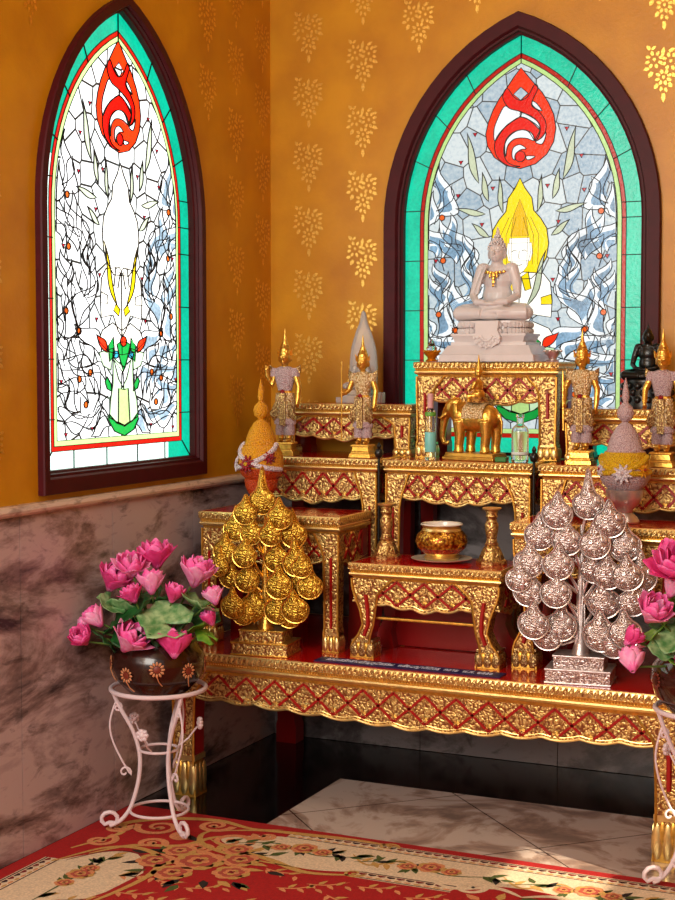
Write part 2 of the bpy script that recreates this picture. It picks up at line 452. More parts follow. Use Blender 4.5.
# ------------------------------------------------------------------ stained glass
def pane(name, col, s, var=.25, metal=0):
    m = N(name); v = m.coord()
    c = hexc(col)
    n1 = m.n('ShaderNodeTexNoise', i_Scale=95., i_Detail=2.); m.l(v, n1.inputs['Vector'])
    n2 = m.n('ShaderNodeTexNoise', i_Scale=9., i_Detail=2.); m.l(v, n2.inputs['Vector'])
    ad = m.n('ShaderNodeMath', operation='ADD'); m.l(n1.outputs['Fac'], ad.inputs[0]); m.l(n2.outputs['Fac'], ad.inputs[1])
    hf = m.n('ShaderNodeMath', operation='MULTIPLY'); hf.inputs[1].default_value = .5; m.l(ad.outputs[0], hf.inputs[0])
    lo = tuple(x*(1-var) for x in c[:3])+(1,); hi = tuple(min(1, x*(1+var)) for x in c[:3])+(1,)
    col = m.ramp(hf.outputs[0], [(.36, lo), (.62, hi)])
    m.l(col, m.b.inputs['Emission Color']); m.set(Base_Color=(c[0]*.12, c[1]*.12, c[2]*.12, 1))
    m.set(Emission_Strength=s, Roughness=.2, Specular_IOR_Level=.3); m.bump(n1.outputs['Fac'], .25, .003)
    return m.m
def field(name, c1, c2, s, scale=9.5, lw=.016):
    """crazed field: irregular hammered pieces with dark leading between"""
    m = N(name); c = m.n('ShaderNodeTexCoord'); mp = m.n('ShaderNodeMapping')
    m.l(c.outputs['Object'], mp.inputs['Vector'])
    sp_ = m.n('ShaderNodeSeparateXYZ'); m.l(mp.outputs['Vector'], sp_.inputs[0])
    ax = m.n('ShaderNodeMath', operation='ADD'); m.l(sp_.outputs[0], ax.inputs[0]); m.l(sp_.outputs[1], ax.inputs[1])
    cb = m.n('ShaderNodeCombineXYZ'); m.l(ax.outputs[0], cb.inputs[0]); m.l(sp_.outputs[2], cb.inputs[1])
    v = cb.outputs[0]
    e = m.n('ShaderNodeTexVoronoi', feature='DISTANCE_TO_EDGE', voronoi_dimensions='2D'); e.inputs['Scale'].default_value = scale; e.inputs['Randomness'].default_value = .72
    f = m.n('ShaderNodeTexVoronoi', feature='F1', voronoi_dimensions='2D'); f.inputs['Scale'].default_value = scale; f.inputs['Randomness'].default_value = .68
    m.l(v, e.inputs['Vector']); m.l(v, f.inputs['Vector'])
    n1 = m.n('ShaderNodeTexNoise', i_Scale=70., i_Detail=2.); m.l(v, n1.inputs['Vector'])
    sep = m.n('ShaderNodeSeparateColor'); m.l(f.outputs['Color'], sep.inputs['Color'])
    ad = m.n('ShaderNodeMath', operation='MULTIPLY_ADD'); ad.inputs[1].default_value = .45; m.l(sep.outputs[0], ad.inputs[0])
    k = m.n('ShaderNodeMath', operation='MULTIPLY'); k.inputs[1].default_value = .7; m.l(n1.outputs['Fac'], k.inputs[0]); m.l(k.outputs[0], ad.inputs[2])
    col = m.ramp(ad.outputs[0], [(.22, hexc(c2)), (.75, hexc(c1))])
    ln = m.ramp(e.outputs['Distance'], [(lw, (.01, .01, .01, 1)), (lw+.010, (1, 1, 1, 1))])
    mx = m.n('ShaderNodeMixRGB', blend_type='MULTIPLY'); mx.inputs['Fac'].default_value = 1.
    m.l(col, mx.inputs['Color1']); m.l(ln, mx.inputs['Color2'])
    m.l(mx.outputs['Color'], m.b.inputs['Emission Color']); m.set(Base_Color=(.05, .06, .065, 1))
    m.set(Emission_Strength=s, Roughness=.2, Specular_IOR_Level=.3); m.bump(n1.outputs['Fac'], .3, .003)
    return m.m
M['lead'] = plain('dark_lead_came', '#15100f', .5, .3)

# the cartoon of the window, drawn in units of 3.8 mm, x from the centre line, y down from the tip of the glass
APEX = 2.705
def K(x, y): return (x*.00386, APEX-y*.0037)
def A3(cx, cy): return ((520+cx/4.82)-521, (120+cy/4.82)-38)
def A4(cx, cy): return ((520+cx/4.82)-521, (240+cy/4.82)-38)
def EM(cx, cy): return (cx/6.75-51.6, cy/6.75+22)
def LW(cx, cy): return ((cx/4.22-79)*1.7, (308+cy/4.22)*.915)
def leafshape(tip, base, w, bend=.25, n=9):
    """pointed flame between two points, swelling near its base"""
    t = Vector(tip); b = Vector(base); ax = b-t; L = ax.length; nx = Vector((-ax.y, ax.x))/L
    Lft, Rgt = [], []
    for i in range(n+1):
        s = i/n
        mid = t+ax*s+nx*(bend*L*(math.sin(s*pi)*.20-math.sin(2*pi*s)*.15))
        hw = w/2*(math.sin(pi*min(1, s**1.3))**.95 if s < 1 else 0)
        Lft.append(mid+nx*hw); Rgt.append(mid-nx*hw)
    return [tuple(p) for p in Lft]+[tuple(p) for p in Rgt[1:-1][::-1]]
FLAMES = [(A3, (410, 205), (420, 395), 62), (A3, (348, 300), (410, 425), 74), (A3, (440, 330), (482, 475), 60), (A3, (345, 445), (300, 600), 58), (A3, (392, 480), (305, 680), 84),
          (A3, (492, 490), (405, 645), 66), (A3, (280, 545), (250, 690), 40), (A3, (235, 605), (236, 730), 30),
          (A4, (432, 112), (395, 235), 52), (A4, (450, 170), (420, 325), 70), (A4, (195, 128), (247, 275), 54), (A4, (190, 230), (300, 402), 84), (A4, (332, 208), (338, 402), 92),
          (A4, (277, 108), (280, 270), 52), (A4, (368, 308), (412, 455), 70), (A4, (485, 268), (450, 400), 60), (A4, (508, 350), (458, 462), 50), (A4, (500, 452), (428, 545), 52),
          (A4, (230, 60), (240, 180), 40), (A4, (362, 150), (378, 285), 34), (A4, (395, -8), (325, 90), 70), (A4, (482, -10), (425, 62), 52), (A4, (302, 480), (225, 565), 52),
          (A4, (490, 550), (405, 645), 62), (A4, (365, 470), (385, 550), 34), (A4, (475, 640), (420, 730), 50), (A4, (300, 560), (330, 680), 50), (A4, (380, 640), (330, 760), 54),
          (LW, (590, 150), (450, 290), 34), (LW, (520, 180), (430, 310), 30), (LW, (590, 260), (470, 330), 28), (LW, (580, 360), (470, 380), 34), (LW, (480, 190), (400, 250), 24),
          (LW, (560, 60), (500, 190), 40), (LW, (500, 30), (420, 140), 40), (LW, (540, 410), (420, 340), 26), (LW, (460, 430), (390, 400), 26), (LW, (445, 470), (385, 440), 40)]
ODOT = [A3(390, 450), A3(384, 662), A4(405, 350), A4(316, 432), LW(455, 212), LW(495, 238), LW(472, 342), LW(497, 42)]
RTRI = [A3(226, 52), A3(296, 184), A3(310, 346), A3(137, 318), A3(190, 492), A3(420, 663), A4(166, 190), A4(192, 380), LW(450, 442), LW(545, 462), LW(565, 248)]
REEDS = [(A3(268, 40), A3(208, 290), 7.5), (A3(192, 235), A3(160, 380), 6), (A3(108, 260), A3(88, 440), 5), (A3(325, 408), A3(175, 440), 6), (A3(243, 482), A3(155, 555), 6)]

def stained_window(name, F, s, blown):  # blown: overexposure painted in as paler glass colours
    """frame, leaded glass and bars of one window, in the opening of wall F"""
    ap = APEX-(WIN_SP-F.sp)*.5
    def K(x, y): return (x*.00386, ap-y*.0037)
    root = struct(bpy.data.objects.new(name, None)); COL.objects.link(root); root.location = F.P(0, 0, 0)
    O = Vector(F.P(0, 0, 0))
    def P(u, z, d): return tuple(Vector(F.P(u, z, d))-O)
    # frame: stepped moulding swept round the arch
    f = F.f
    prof = [(0, 0.0), (0, .02), (.003, .025), (f*.66, .025), (f*.72, .02), (f*.76, .012), (f*.86, .012), (f*.9, .002), (f, -.002), (f, -.05), (.0, -.05)]
    mb = MB()
    R = []
    for off, d in prof:
        R.append([P(u, z, d) for u, z in arch(F.hw-off, WIN_Z0+off*(1.0 if off < f*.5 else .072/f), F.sp)])
    V = [[mb.v(p) for p in r] for r in R]
    for a, b in zip(V, V[1:]+V[:1]):
        n = len(a)
        for i in range(n): mb.face([a[i], a[(i+1) % n], b[(i+1) % n], b[i]])
    mb.build('window_frame', M['maroon'], root, smooth=30)
    k = s
    G = {n: pane(name+'_'+n, c, k*q, v) for n, c, q, v in (
        ('white', '#eef3f4' if blown else '#dfe7ea', 1.05, .18), ('blue', '#8fa6b6' if blown else '#7fa4c0', .8, .4), ('teal', '#08c09a', 1.0 if blown is False else .55, .16), ('aqua', '#d4f2e6', 1., .1), ('red', '#c81a10', .7, .12), ('lime', '#b9de8a', .9, .12),
        ('orange_red', '#f8300a', 1., .06), ('deep_red', '#e00a06', .95, .06), ('yellow', '#f6d408', 1.05, .06), ('amber', '#e8b800', .95, .08), ('cream', '#fdf8ea', 1.15, .03),
        ('green', '#14a040', .9, .08), ('pale_green', '#c4e6b8', .95, .08), ('sage', '#ccd8b8', .85, .12), ('orange', '#e8621c', .9, .08), ('ruby', '#c01830', .8, .05), ('sky', '#3ab0d0', .9, .05))}
    G['field'] = field(name+'_field', '#f2f4f2' if blown else '#cfd9da', '#dfe6e8' if blown else '#7b9ab0', k, lw=.040 if blown else .017, scale=12. if blown else 10.5)
    keys = list(G); mats = [G[q] for q in keys]; I = {q: i for i, q in enumerate(keys)}
    g = MB(); ld = MB()
    D0 = -.025                                               # the plane of the glass
    lev = [0]
    def poly(pts, mat, lead=True, r=None, lift=1):
        d = D0+.0006*lift
        r = r or (.0025 if blown else .0023)
        g.face([g.v(P(u, z, d)) for u, z in pts], I[mat])
        if lead: ld.tube([P(u, z, d+(.0018 if blown else .0006)) for u, z in pts], r, 4, closed=True)
    def line(pts, r=None, d=.003):
        r = r or (.0025 if blown else .0023)
        ld.tube([P(u, z, D0+d) for u, z in pts], r, 4)
    # solid sheet, then the border strips as bands between nested arches
    GW = .462; GZ = WIN_Z0+.065
    offs = [(-.004, 'teal'), (.062, 'red'), (.078, 'lime'), (.095, None)]
    A = [arch(GW-o, GZ+o*1.02, F.sp) for o, _ in offs]
    for j in range(3):
        a, b = A[j], A[j+1]; n = len(a)
        for i in range(n):
            mt = offs[j][1]
            if blown and j == 0 and (i == 0 or i >= n-4): mt = 'aqua'  # foot and left side: teal bleached by overexposure, put into the pane colour
            q = [a[i], a[(i+1) % n], b[(i+1) % n], b[i]]
            g.face([g.v(P(u, z, D0)) for u, z in q], I[mt])
        ld.tube([P(u, z, D0) for u, z in b], .0022, 4, closed=True)
    if blown:                                                # one corner pane at the bottom right stays full teal
        u1 = GW; zb = GZ
        poly([(u1-.155, zb), (u1, zb), (u1-.064, zb+.064), (u1-.155, zb+.064)], 'teal', False)
    ins = A[3]
    g.face([g.v(P(u, z, D0)) for u, z in ins], I['field'])
    # cross leads in the border
    a, b = A[0], A[1]
    for z in [WIN_Z0+.23+.19*i for i in range(5)]:
        for sgn in (-1, 1): line([(sgn*GW, z), (sgn*(GW-.078), z)])
    for u in (-.28, -.09, .1, .28): line([(u, GZ), (u, GZ+.063)])
    n = len(a)
    for i in (2, 6, 9, 12, 16, 20, 23, 26): line([a[i], A[2][i]])
    for sgn in (-1, 1): line([(sgn*GW, GZ), (sgn*(GW-.062), GZ+.063)])
    line([a[16], A[3][16]])
    # emblem: a drop with a scrolled band inside
    def em(pts, mat, lift, sm=True, **kw):
        q = [K(*EM(*p)) for p in (smoothpts(pts, 4) if sm else pts)]
        poly(q, mat, lift=lift, **kw)
    drop = [(348, 50), (395, 110), (440, 165), (490, 225), (535, 300), (570, 380), (584, 470), (570, 560), (525, 640), (450, 700), (348, 726),
            (250, 700), (170, 640), (122, 560), (110, 480), (128, 400), (160, 320), (200, 250), (255, 175), (300, 110)]
    em(drop, 'orange_red', 3, False)
    em([(348, 180), (398, 225), (348, 268), (298, 225)], 'field', 5, False)
    em([(238, 300), (280, 322), (345, 345), (346, 375), (260, 425), (210, 480), (172, 530), (168, 450), (195, 375)], 'white', 5)
    em([(430, 280), (458, 300), (492, 350), (450, 330), (424, 300)], 'white', 5)
    em([(255, 180), (300, 240), (345, 268), (395, 245), (440, 170), (462, 200), (420, 300), (470, 350), (515, 420), (515, 490), (480, 535), (445, 545),
        (480, 470), (455, 410), (350, 345), (270, 315), (225, 240)], 'deep_red', 4)
    em([(352, 352), (420, 380), (470, 430), (480, 475), (450, 445), (400, 400), (352, 378)], 'white', 6)
    em([(348, 380), (430, 420), (480, 475), (448, 545), (400, 480), (330, 470), (260, 520), (235, 600), (255, 670), (300, 700), (348, 712), (270, 705), (190, 640), (172, 550), (205, 480), (265, 425)], 'deep_red', 5)
    em([(243, 600), (250, 530), (300, 480), (370, 468), (425, 495), (440, 545), (385, 525), (310, 525), (262, 570), (250, 640)], 'white', 7)
    em([(520, 495), (512, 540), (490, 572), (450, 555), (490, 530)], 'white', 6)
    em([(292, 640), (300, 585), (345, 565), (388, 595), (350, 600), (315, 630), (310, 668)], 'white', 7)
    em([(392, 645), (450, 650), (410, 670), (390, 665)], 'white', 7)
    em([(348+36*math.cos(t*pi/5), 645+38*math.sin(t*pi/5)) for t in range(10)], 'deep_red', 8, False)
    def clampf(p, m=0.):
        u, z = K(*p); z = max(z, GZ+.102+m); lim = GW-.099-m
        if z > F.sp: lim = max(.01, math.sqrt(max(0, (GW-.099-m+.28)**2-(z-F.sp)**2))-.28)
        return (max(-lim, min(lim, u))/.00386, (ap-z)/.0037)
    # reeds, flames, dots: mirrored about the centre line
    for sgn in (1, -1):
        for t, b_, w in REEDS:
            poly([K(sgn*x, y) for x, y in leafshape(t, b_, w, -.12)], 'sage', lift=1)
        for i, (fn, t, b_, w) in enumerate(FLAMES):
            T, B = fn(*t), fn(*b_)
            if fn is LW and T[0] < 0: continue
            sc_ = 4.82 if fn is not LW else 2.6
            bend = (.75, 1.0, .6, -.7)[i % 4]; w = w*1.15; T = Vector(T)+(Vector(T)-Vector(B))*.12; B = Vector(B)+(Vector(B)-Vector(T))*.10
            sh = leafshape(T, B, w/sc_, bend)
            sh = [clampf(p) for p in sh]
            poly([K(sgn*x, y) for x, y in sh], 'white', lift=2+(i % 3))
            m = Vector(T)*.45+Vector(B)*.55
            inn = leafshape(Vector(T)*.80+Vector(B)*.20, Vector(T)*.12+Vector(B)*.88, w/sc_*.62, bend)
            inn = [clampf((x+.06*w/sc_, y), .004) for x, y in inn]
            poly([K(sgn*x, y) for x, y in inn], 'white' if (blown and sgn < 0) else 'blue', lead=False, r=.0012, lift=4+(i % 3))  # blown window: left flames painted white where glare washes out the blue
            e = Vector(B)+(Vector(B)-Vector(T))*.45+Vector((2*((i % 3)-1), 0))
            if i % 2: line([K(sgn*B[0], B[1]), K(sgn*(B[0]*.6+e.x*.4), B[1]*.4+e.y*.6)], d=.001)
        for x, y in [clampf(p, .012) for p in ODOT]: poly([K(sgn*x+3.0*math.cos(q*pi/4), y+3.1*math.sin(q*pi/4)) for q in range(8)], 'orange', lift=9)
        for x, y in [clampf(p, .012) for p in RTRI]: poly([K(sgn*x-2.2, y-1.6), K(sgn*x+2.2, y-1.6), K(sgn*x, y+2.4)], 'ruby', lift=9)
    # haloed figure rising from a lotus
    fig = 'cream' if blown else 'yellow'  # burnt-out halo: overexposed yellow painted as cream
    half = [(0, 139), (5, 149), (12, 159), (14, 172), (21, 180), (27, 190), (29, 205), (27, 219), (20, 232), (12, 240)]
    poly([K(x, y) for x, y in half]+[K(-x, y) for x, y in half[::-1][:-1]], fig, lift=9)
    for sgn in (1, -1):
        if not blown:
            for q in (6, 12, 18): line([K(sgn*(q*.6), 178), K(sgn*(q*.9+3), 196), K(sgn*(q*.9+2), 226)], r=.0010, d=.0062)
        poly([K(sgn*x, y) for x, y in ((3, 233), (24, 235), (31, 244), (33, 262), (32, 279), (14, 276), (6, 290), (0, 296), (0, 236))], 'cream', lift=10)
        poly([K(sgn*x, y) for x, y in ((2, 238), (9, 233), (12, 250), (6, 252))], 'cream' if blown else 'yellow', lift=11)
        poly([K(sgn*x, y) for x, y in ((22, 259), (32, 256), (33, 266), (22, 266))], 'cream' if blown else 'yellow', lift=11)
        poly([K(sgn*x, y) for x, y in ((3, 271), (9, 266), (13, 272), (5, 277))], 'yellow', lift=11)
        poly([K(sgn*x, y) for x, y in leafshape((27, 211), (7, 268), 6, -.2)], 'yellow' if blown else 'sage', lift=12)
        poly([K(sgn*x, y) for x, y in ((0, 290), (14, 283), (30, 290), (36, 300), (22, 309), (0, 312))], 'cream', lift=9)
        poly([K(sgn*x, y) for x, y in leafshape((40, 294), (24, 310), 9, .2)], 'orange_red', lift=13)
        poly([K(sgn*x, y) for x, y in ((14, 296), (22, 304), (20, 318), (12, 312))], 'green', lift=12)
        poly([K(sgn*x, y) for x, y in ((14, 306), (36, 310), (30, 322), (18, 326))], 'pale_green', lift=11)
    if not blown:
        poly([K(x, y) for x, y in ((-9, 197), (-6, 176), (0, 160), (6, 176), (9, 197))], 'amber', lift=10, r=.0009)
        poly([K(x, y) for x, y in ((-12, 204), (-13, 214), (-11, 222), (11, 222), (13, 214), (12, 204))], 'cream', lift=10, r=.0008)
    poly([K(x, y) for x, y in ((-10, 199), (10, 199), (11, 214), (8, 227), (3, 234), (-3, 234), (-8, 227), (-11, 214))], 'cream', lift=11, r=.0009)
    if not blown:
        for sgn in (1, -1): line([K(sgn*2.5, 212), K(sgn*5, 211), K(sgn*7.5, 212.5)], r=.0014, d=.0085)
        line([K(0, 212), K(-1, 219), K(1, 220)], r=.0010, d=.0085); line([K(-3, 225.5), K(0, 226.5), K(3, 225.5)], r=.0014, d=.0085)
    def lw(pts, mat, lift, sm=False, mirror=False):
        for sg in ((1, -1) if mirror else (1,)):
            q = [(sg*LW(*p)[0], LW(*p)[1]) for p in pts]
            poly([K(*p) for p in (smoothpts(q, 4) if sm else q)], mat, lift=lift)
    lw([(298, 150), (340, 190), (376, 150), (378, 260), (392, 330), (396, 400), (340, 440), (282, 400), (286, 330), (296, 260)], 'pale_green', 10)
    lw([(318, 280), (340, 285), (356, 280), (362, 420), (340, 436), (316, 420)], 'lime', 11)
    lw([(280, 385), (310, 425), (340, 438), (372, 418), (396, 382), (396, 412), (378, 455), (340, 480), (300, 458), (279, 415)], 'green', 12)
    lw([(393, 230), (378, 262), (376, 292), (394, 280), (402, 250)], 'green', 12, mirror=True)
    lw([(312, 95), (326, 85), (350, 85), (366, 95), (352, 160), (338, 208), (324, 160)], 'green', 12)
    lw([(300, 160), (336, 215), (338, 282), (318, 240)], 'white', 12, mirror=True)
    for x in (308, 367): lw([(x+11*math.cos(t*pi/4), 138+16*math.sin(t*pi/4)) for t in range(8)], 'sky', 13)
    lw([(337+13*math.cos(t*pi/4), 82+22*math.sin(t*pi/4)) for t in range(8)], 'orange_red', 14)
    g.build('stained_glass', mats, root, recalc=False)
    ld.build('lead_came', M['lead'], root)
    return root
stained_window('window_1', LEFT, LS, True)
stained_window('window_2', BACK, BS, False)
# ------------------------------------------------------------------ gilded altar tables
def scallop(w, a, b, lobes, t_pow=1.0):
    """lower edge of an apron: x from -w/2 to w/2 -> depth below its top (small cusped lobes, deeper in the middle)"""
    def f(x):
        t = abs(x)/(w/2)
        base = a+(b-a)*max(0, 1-t)**t_pow
        k = abs(math.sin(pi*lobes*(t-.0)/1.0+pi/2))
        return base+.010*k-.004
    return f
LEGS = {
    'straight': [(0, -.0, 1.7), (.07, 0, 1.45), (.12, 0, 1.2), (.2, .0, 1.02), (.5, .04, .96), (.8, .06, .94), (.84, .0, 1.), (1, 0, 1)],
    'bow': [(0, 0, 2.0), (.10, .02, 1.55), (.2, .12, 1.25), (.4, .42, 1.15), (.58, .55, 1.05), (.72, .32, .9), (.8, .08, .85), (.86, .0, .9), (1, 0, 1.)],
}
def altar_table(label, x0, x1, yf, yb, z0, z1, c, ap, style, legw, period, lobes=3, foot=.07, stretcher=False, carve='gold_carved'):
    w, d, H = x1-x0, yb-yf, z1-z0
    root = empty('altar_table', ((x0+x1)/2, (yf+yb)/2, z0), label, 'table', 'gilded altar tables')
    X, Y = w/2, d/2
    mb = MB(); mb.box(-X+.010, X-.010, -Y+.010, Y-.010, H-.018, H)
    mb.build('table_top', M['red_lacquer'], root, bevel=.002)
    # cornice: mitred moulding, leaf band, bead row, smooth ovolo
    prof = [(-.014, H-.018), (-.010, H-.0005), (-.002, H-.0005), (0, H-.004), (0, H-.40*c), (-.006, H-.44*c), (-.008, H-.58*c), (-.003, H-.62*c), (-.002, H-.70*c), (-.005, H-.80*c),
            (-.012, H-.85*c), (-.014, H-c), (-.03, H-c)]
    mt = [0, 1, 1, 0, 1, 2, 1, 1, 1, 1, 2, 1]
    mb = MB()
    V = [[mb.v((sx*(X+o), sy*(Y+o), z)) for sx, sy in ((-1, -1), (1, -1), (1, 1), (-1, 1))] for o, z in prof]
    for k, (a, b) in enumerate(zip(V[:-1], V[1:])):
        for i in range(4): mb.face([a[i], a[(i+1) % 4], b[(i+1) % 4], b[i]], mt[k])
    mb.face(V[0][::-1], 1) if False else None
    def along(side):
        L = w if side == 'f' else d
        def P(s, z, o):
            if side == 'f': return (s-L/2, -Y-o, z)
            return ((X+o) if side == 'r' else -(X+o), (s-L/2)*(1 if side == 'r' else -1), z)
        return L, P
    lh = .36*c; st = max(.016, lh*.75)
    for side in 'frl':
        L, P = along(side); n = int(L/st)
        for i in range(n):
            s = (i+.1)*L/n; q = L/n
            zt, zb = H-.012*1-.0, H-.40*c+.002
            zt = H-.05*c
            mb.pyr([P(s, zb, .0), P(s+q*.55, zb, 0), P(s+q*.95, zt, 0), P(s+q*.4, zt, 0)], P(s+q*.5, (zt+zb)/2, .0045 if side == 'f' else .003), 1)
            for h in (.25, .75):
                zz = H-.51*c; r = min(.0045, .055*c)
                mb.pyr([P(s+q*h-r, zz-r, -.008), P(s+q*h+r, zz-r, -.008), P(s+q*h+r, zz+r, -.008), P(s+q*h-r, zz+r, -.008)], P(s+q*h, zz, -.003), 1)
    mb.build('cornice', [M['gold_leafband'], M['gold'], M['gold_dark']], root)
    ztop = H-c
    # aprons with lattice
    for side in 'frl':
        L, P = along(side)
        L -= .03
        f = scallop(L, ap*.72, ap, lobes if side == 'f' else max(1, int(lobes*d/w+.5)))
        n = max(24, int(L/.012)); xs = [-L/2+L*i/n for i in range(n+1)]
        def Q(x, z, o):
            if side == 'f': return (x, -Y+.016-o, z)
            return ((X-.016+o)*(1 if side == 'r' else -1), x, z)
        mb = MB()
        for o, flip in ((0, 0), (-.016, 1)):
            T = [mb.v(Q(x, ztop, o)) for x in xs]; B = [mb.v(Q(x, ztop-f(x), o)) for x in xs]
            for i in range(n): mb.face([T[i], T[i+1], B[i+1], B[i]], 0)
            if o == 0: B0 = B
        for i in range(n): mb.face([B0[i], B0[i+1], B[i+1], B[i]], 1)
        # gilt bead under the edge and along the top
        mb.tube([Q(x, ztop-f(x)+.002, .002) for x in xs], .0042, 6, 1)
        mb.tube([Q(x, ztop-f(x)+.012, .001) for x in xs], .0022, 5, 1)
        # petals in every diamond
        lat = ap*.80; m = max(2, int(round((L-2*legw*.8)/period))); pr = (L-2*legw*.8)/m
        for i in range(2*m+1):
            cx = -L/2+legw*.8+pr*i/2
            if i in (0, 2*m): continue
            for zc in ((ztop-lat*.5,) if i % 2 else (ztop-lat*.12, ztop-lat*.88)):
                if ztop-zc+.008 > f(cx)-.006: continue
                for k in range(4):
                    a = pi/4+k*pi/2; r = lat*.17
                    ex, ez = cx+r*1.5*math.cos(a), zc+r*1.3*math.sin(a)
                    px_, pz_ = -math.sin(a)*r*.5, math.cos(a)*r*.5
                    mx_, mz_ = (cx+ex)/2, (zc+ez)/2
                    mb.pyr([Q(cx, zc, .001), Q(mx_+px_, mz_+pz_, .001), Q(ex, ez, .001), Q(mx_-px_, mz_-pz_, .001)], Q(mx_, mz_, .007), 1)
        a_ob = mb.build('apron', [M[carve], M['gold']], root)
        lb = MB(); bw = .0042
        for i in range(m):
            for sg in (1, -1):
                xa = -L/2+legw*.8+pr*(i+(0 if sg > 0 else 1)); za = ztop-.004
                seg = []
                for k in range(9):
                    x = xa+sg*pr*k/8; z = za-lat*k/8
                    if ztop-z > f(x)-.010: break
                    seg.append((x, z))
                if len(seg) < 2: continue
                for (xa_, za_), (xb_, zb_) in ((seg[0], seg[-1]),):
                    dx, dz = xb_-xa_, zb_-za_; l = math.hypot(dx, dz); nx_, nz_ = -dz/l*bw, dx/l*bw
                    A = [(xa_+nx_, za_+nz_), (xb_+nx_, zb_+nz_), (xb_-nx_, zb_-nz_), (xa_-nx_, za_-nz_)]
                    F_ = [lb.v(Q(x, z, .0055)) for x, z in A]; G_ = [lb.v(Q(x, z, -.001)) for x, z in A]
                    lb.face(F_)
                    for q in range(4): lb.face([F_[q], F_[(q+1) % 4], G_[(q+1) % 4], G_[q]])
        lb.build('lattice', M['red_bar'], a_ob)
    # legs
    prof = LEGS[style]; hl = ztop+.002
    ld = legw*.85
    for sx in (-1, 1):
        for sy in (-1, 1):
            mb = MB(); front = sy < 0
            O = [(X-.010-legw*a, hl*(1-t)) for t, a, b in prof]; I_ = [(X-.010-legw*b, hl*(1-t)) for t, a, b in prof]
            pts = [(sx*x, z) for x, z in O+I_[::-1]]
            ya, yb_ = (-Y+.010, -Y+.010+ld) if front else (Y-.010-ld, Y-.010)
            n = len(prof)
            F_ = [mb.v((x, ya, z)) for x, z in pts]; B_ = [mb.v((x, yb_, z)) for x, z in pts]
            for i in range(n-1):                                    # front and back as quads, rung by rung
                j = 2*n-1-i
                mb.face([F_[i], F_[i+1], F_[j-1], F_[j]], 0 if front else 1); mb.face([B_[i], B_[j], B_[j-1], B_[i+1]], 1)
                mb.face([F_[i], B_[i], B_[i+1], F_[i+1]], 0 if front else 1)
                mb.face([F_[j], F_[j-1], B_[j-1], B_[j]], 1)
            mb.face([F_[n-1], B_[n-1], B_[n], F_[n]], 1); mb.face([F_[0], F_[2*n-1], B_[2*n-1], B_[0]], 1)
            if front:                                               # gilt edge fillets on the face, red slip down the middle
                for ed in (O, I_): mb.tube([(sx*x, ya-.001, z) for x, z in ed], .0045, 6, 2)
                mid = [(sx*((o[0]*.5+i_[0]*.5)), ya-.001, o[1]) for o, i_ in zip(O, I_) if foot*1.2 < o[1] < hl*.86]
                if len(mid) > 1: mb.tube(mid, legw*.10, 6, 3)
            lg = mb.build('leg', [M[carve], M['red_dark'], M['gold_dark'], M['red_bar']], root, smooth=40)
            if front:
                ft = MB(); xa, xb = sorted((sx*(X-.006), sx*(X-.010-legw*1.08)))
                fy0, fy1 = ya-.004, yb_+.002; wf = xb-xa
                ft.box(xa, xb, fy0, fy1, 0, foot*.5, 0, taper=.004); ft.box(xa+.004, xb-.004, fy0+.004, fy1-.004, foot*.5, foot, 0, taper=.008)
                ft.box(xa+.004, xb-.004, fy0+.003, fy1-.003, foot*.96, foot*1.10, 1)
                for i in range(3):
                    cx_ = xa+wf*(i+.5)/3; ft.ell((cx_, fy0+.002, foot*.46), (wf/5.2, .006, foot*.45), n=10, mi=1)
                    cy_ = fy0+(fy1-fy0)*(i+.5)/3
                    for xs_ in (xa+.003, xb-.003): ft.ell((xs_, cy_, foot*.46), (.006, (fy1-fy0)/5.2, foot*.45), n=10, mi=1)
                for i in range(2):
                    cx_ = xa+wf*(i+1)/3; ft.ell((cx_, fy0+.003, foot*.62), (wf/6.5, .006, foot*.34), n=10, mi=0)
                ft.build('foot', [M['gold_dark'], M['gold_pale'] if style == 'bow' else M['gold']], lg, smooth=40)
    if stretcher:
        mb = MB(); mb.box(-X+legw*.75, X-legw*.75, -Y+.03, -Y+.045, H*.40, H*.43); mb.build('stretcher', M['gold_dark'], root, bevel=.003)
        mb = MB(); mb.box(-X+legw*.9, X-legw*.9, Y-.03, Y-.018, .004, ztop); mb.build('back_panel', M['red_dark'], root)
    return root
Z0 = .51
T_BIG = altar_table('long low red and gold altar table standing on the floor under all the others', .075, 1.862, -.93, -.045, 0, Z0, .072, .118, 'straight', .085, .105, 7, .13)
altar_table('small gilded table with bowed legs in the middle, holding the gold bowl', .692, 1.234, -.785, -.51, Z0+.0005, .832, .055, .10, 'bow', .075, .088, 3, .055, stretcher=True)
altar_table('gilded side table behind the gold leaf tree, holding the orange flower offering', .092, .645, -.748, -.475, Z0+.0005, .978, .062, .12, 'straight', .055, .088, 3, .06)
altar_table('gilded side table with bowed legs behind the silver leaf tree', 1.246, 1.812, -.735, -.475, Z0+.0005, .988, .058, .12, 'bow', .075, .088, 3, .06)
altar_table('gilded table left of centre on the middle tier, carrying two standing deities', .135, .660, -.455, -.055, Z0+.0005, 1.160, .052, .115, 'straight', .05, .080, 3, .06)
altar_table('central gilded table of the middle tier, carrying the golden elephant', .680, 1.232, -.455, -.055, Z0+.0005, 1.160, .052, .105, 'straight', .05, .080, 3, .06)
altar_table('gilded table on the middle tier behind the lilac flower offering', 1.254, 1.815, -.455, -.055, Z0+.0005, 1.158, .052, .105, 'straight', .05, .080, 3, .06)
altar_table('low gilded table on the upper tier carrying the clear glass figure', .170, .722, -.285, -.07, 1.1605, 1.352, .052, .085, 'straight', .062, .080, 3, .03)
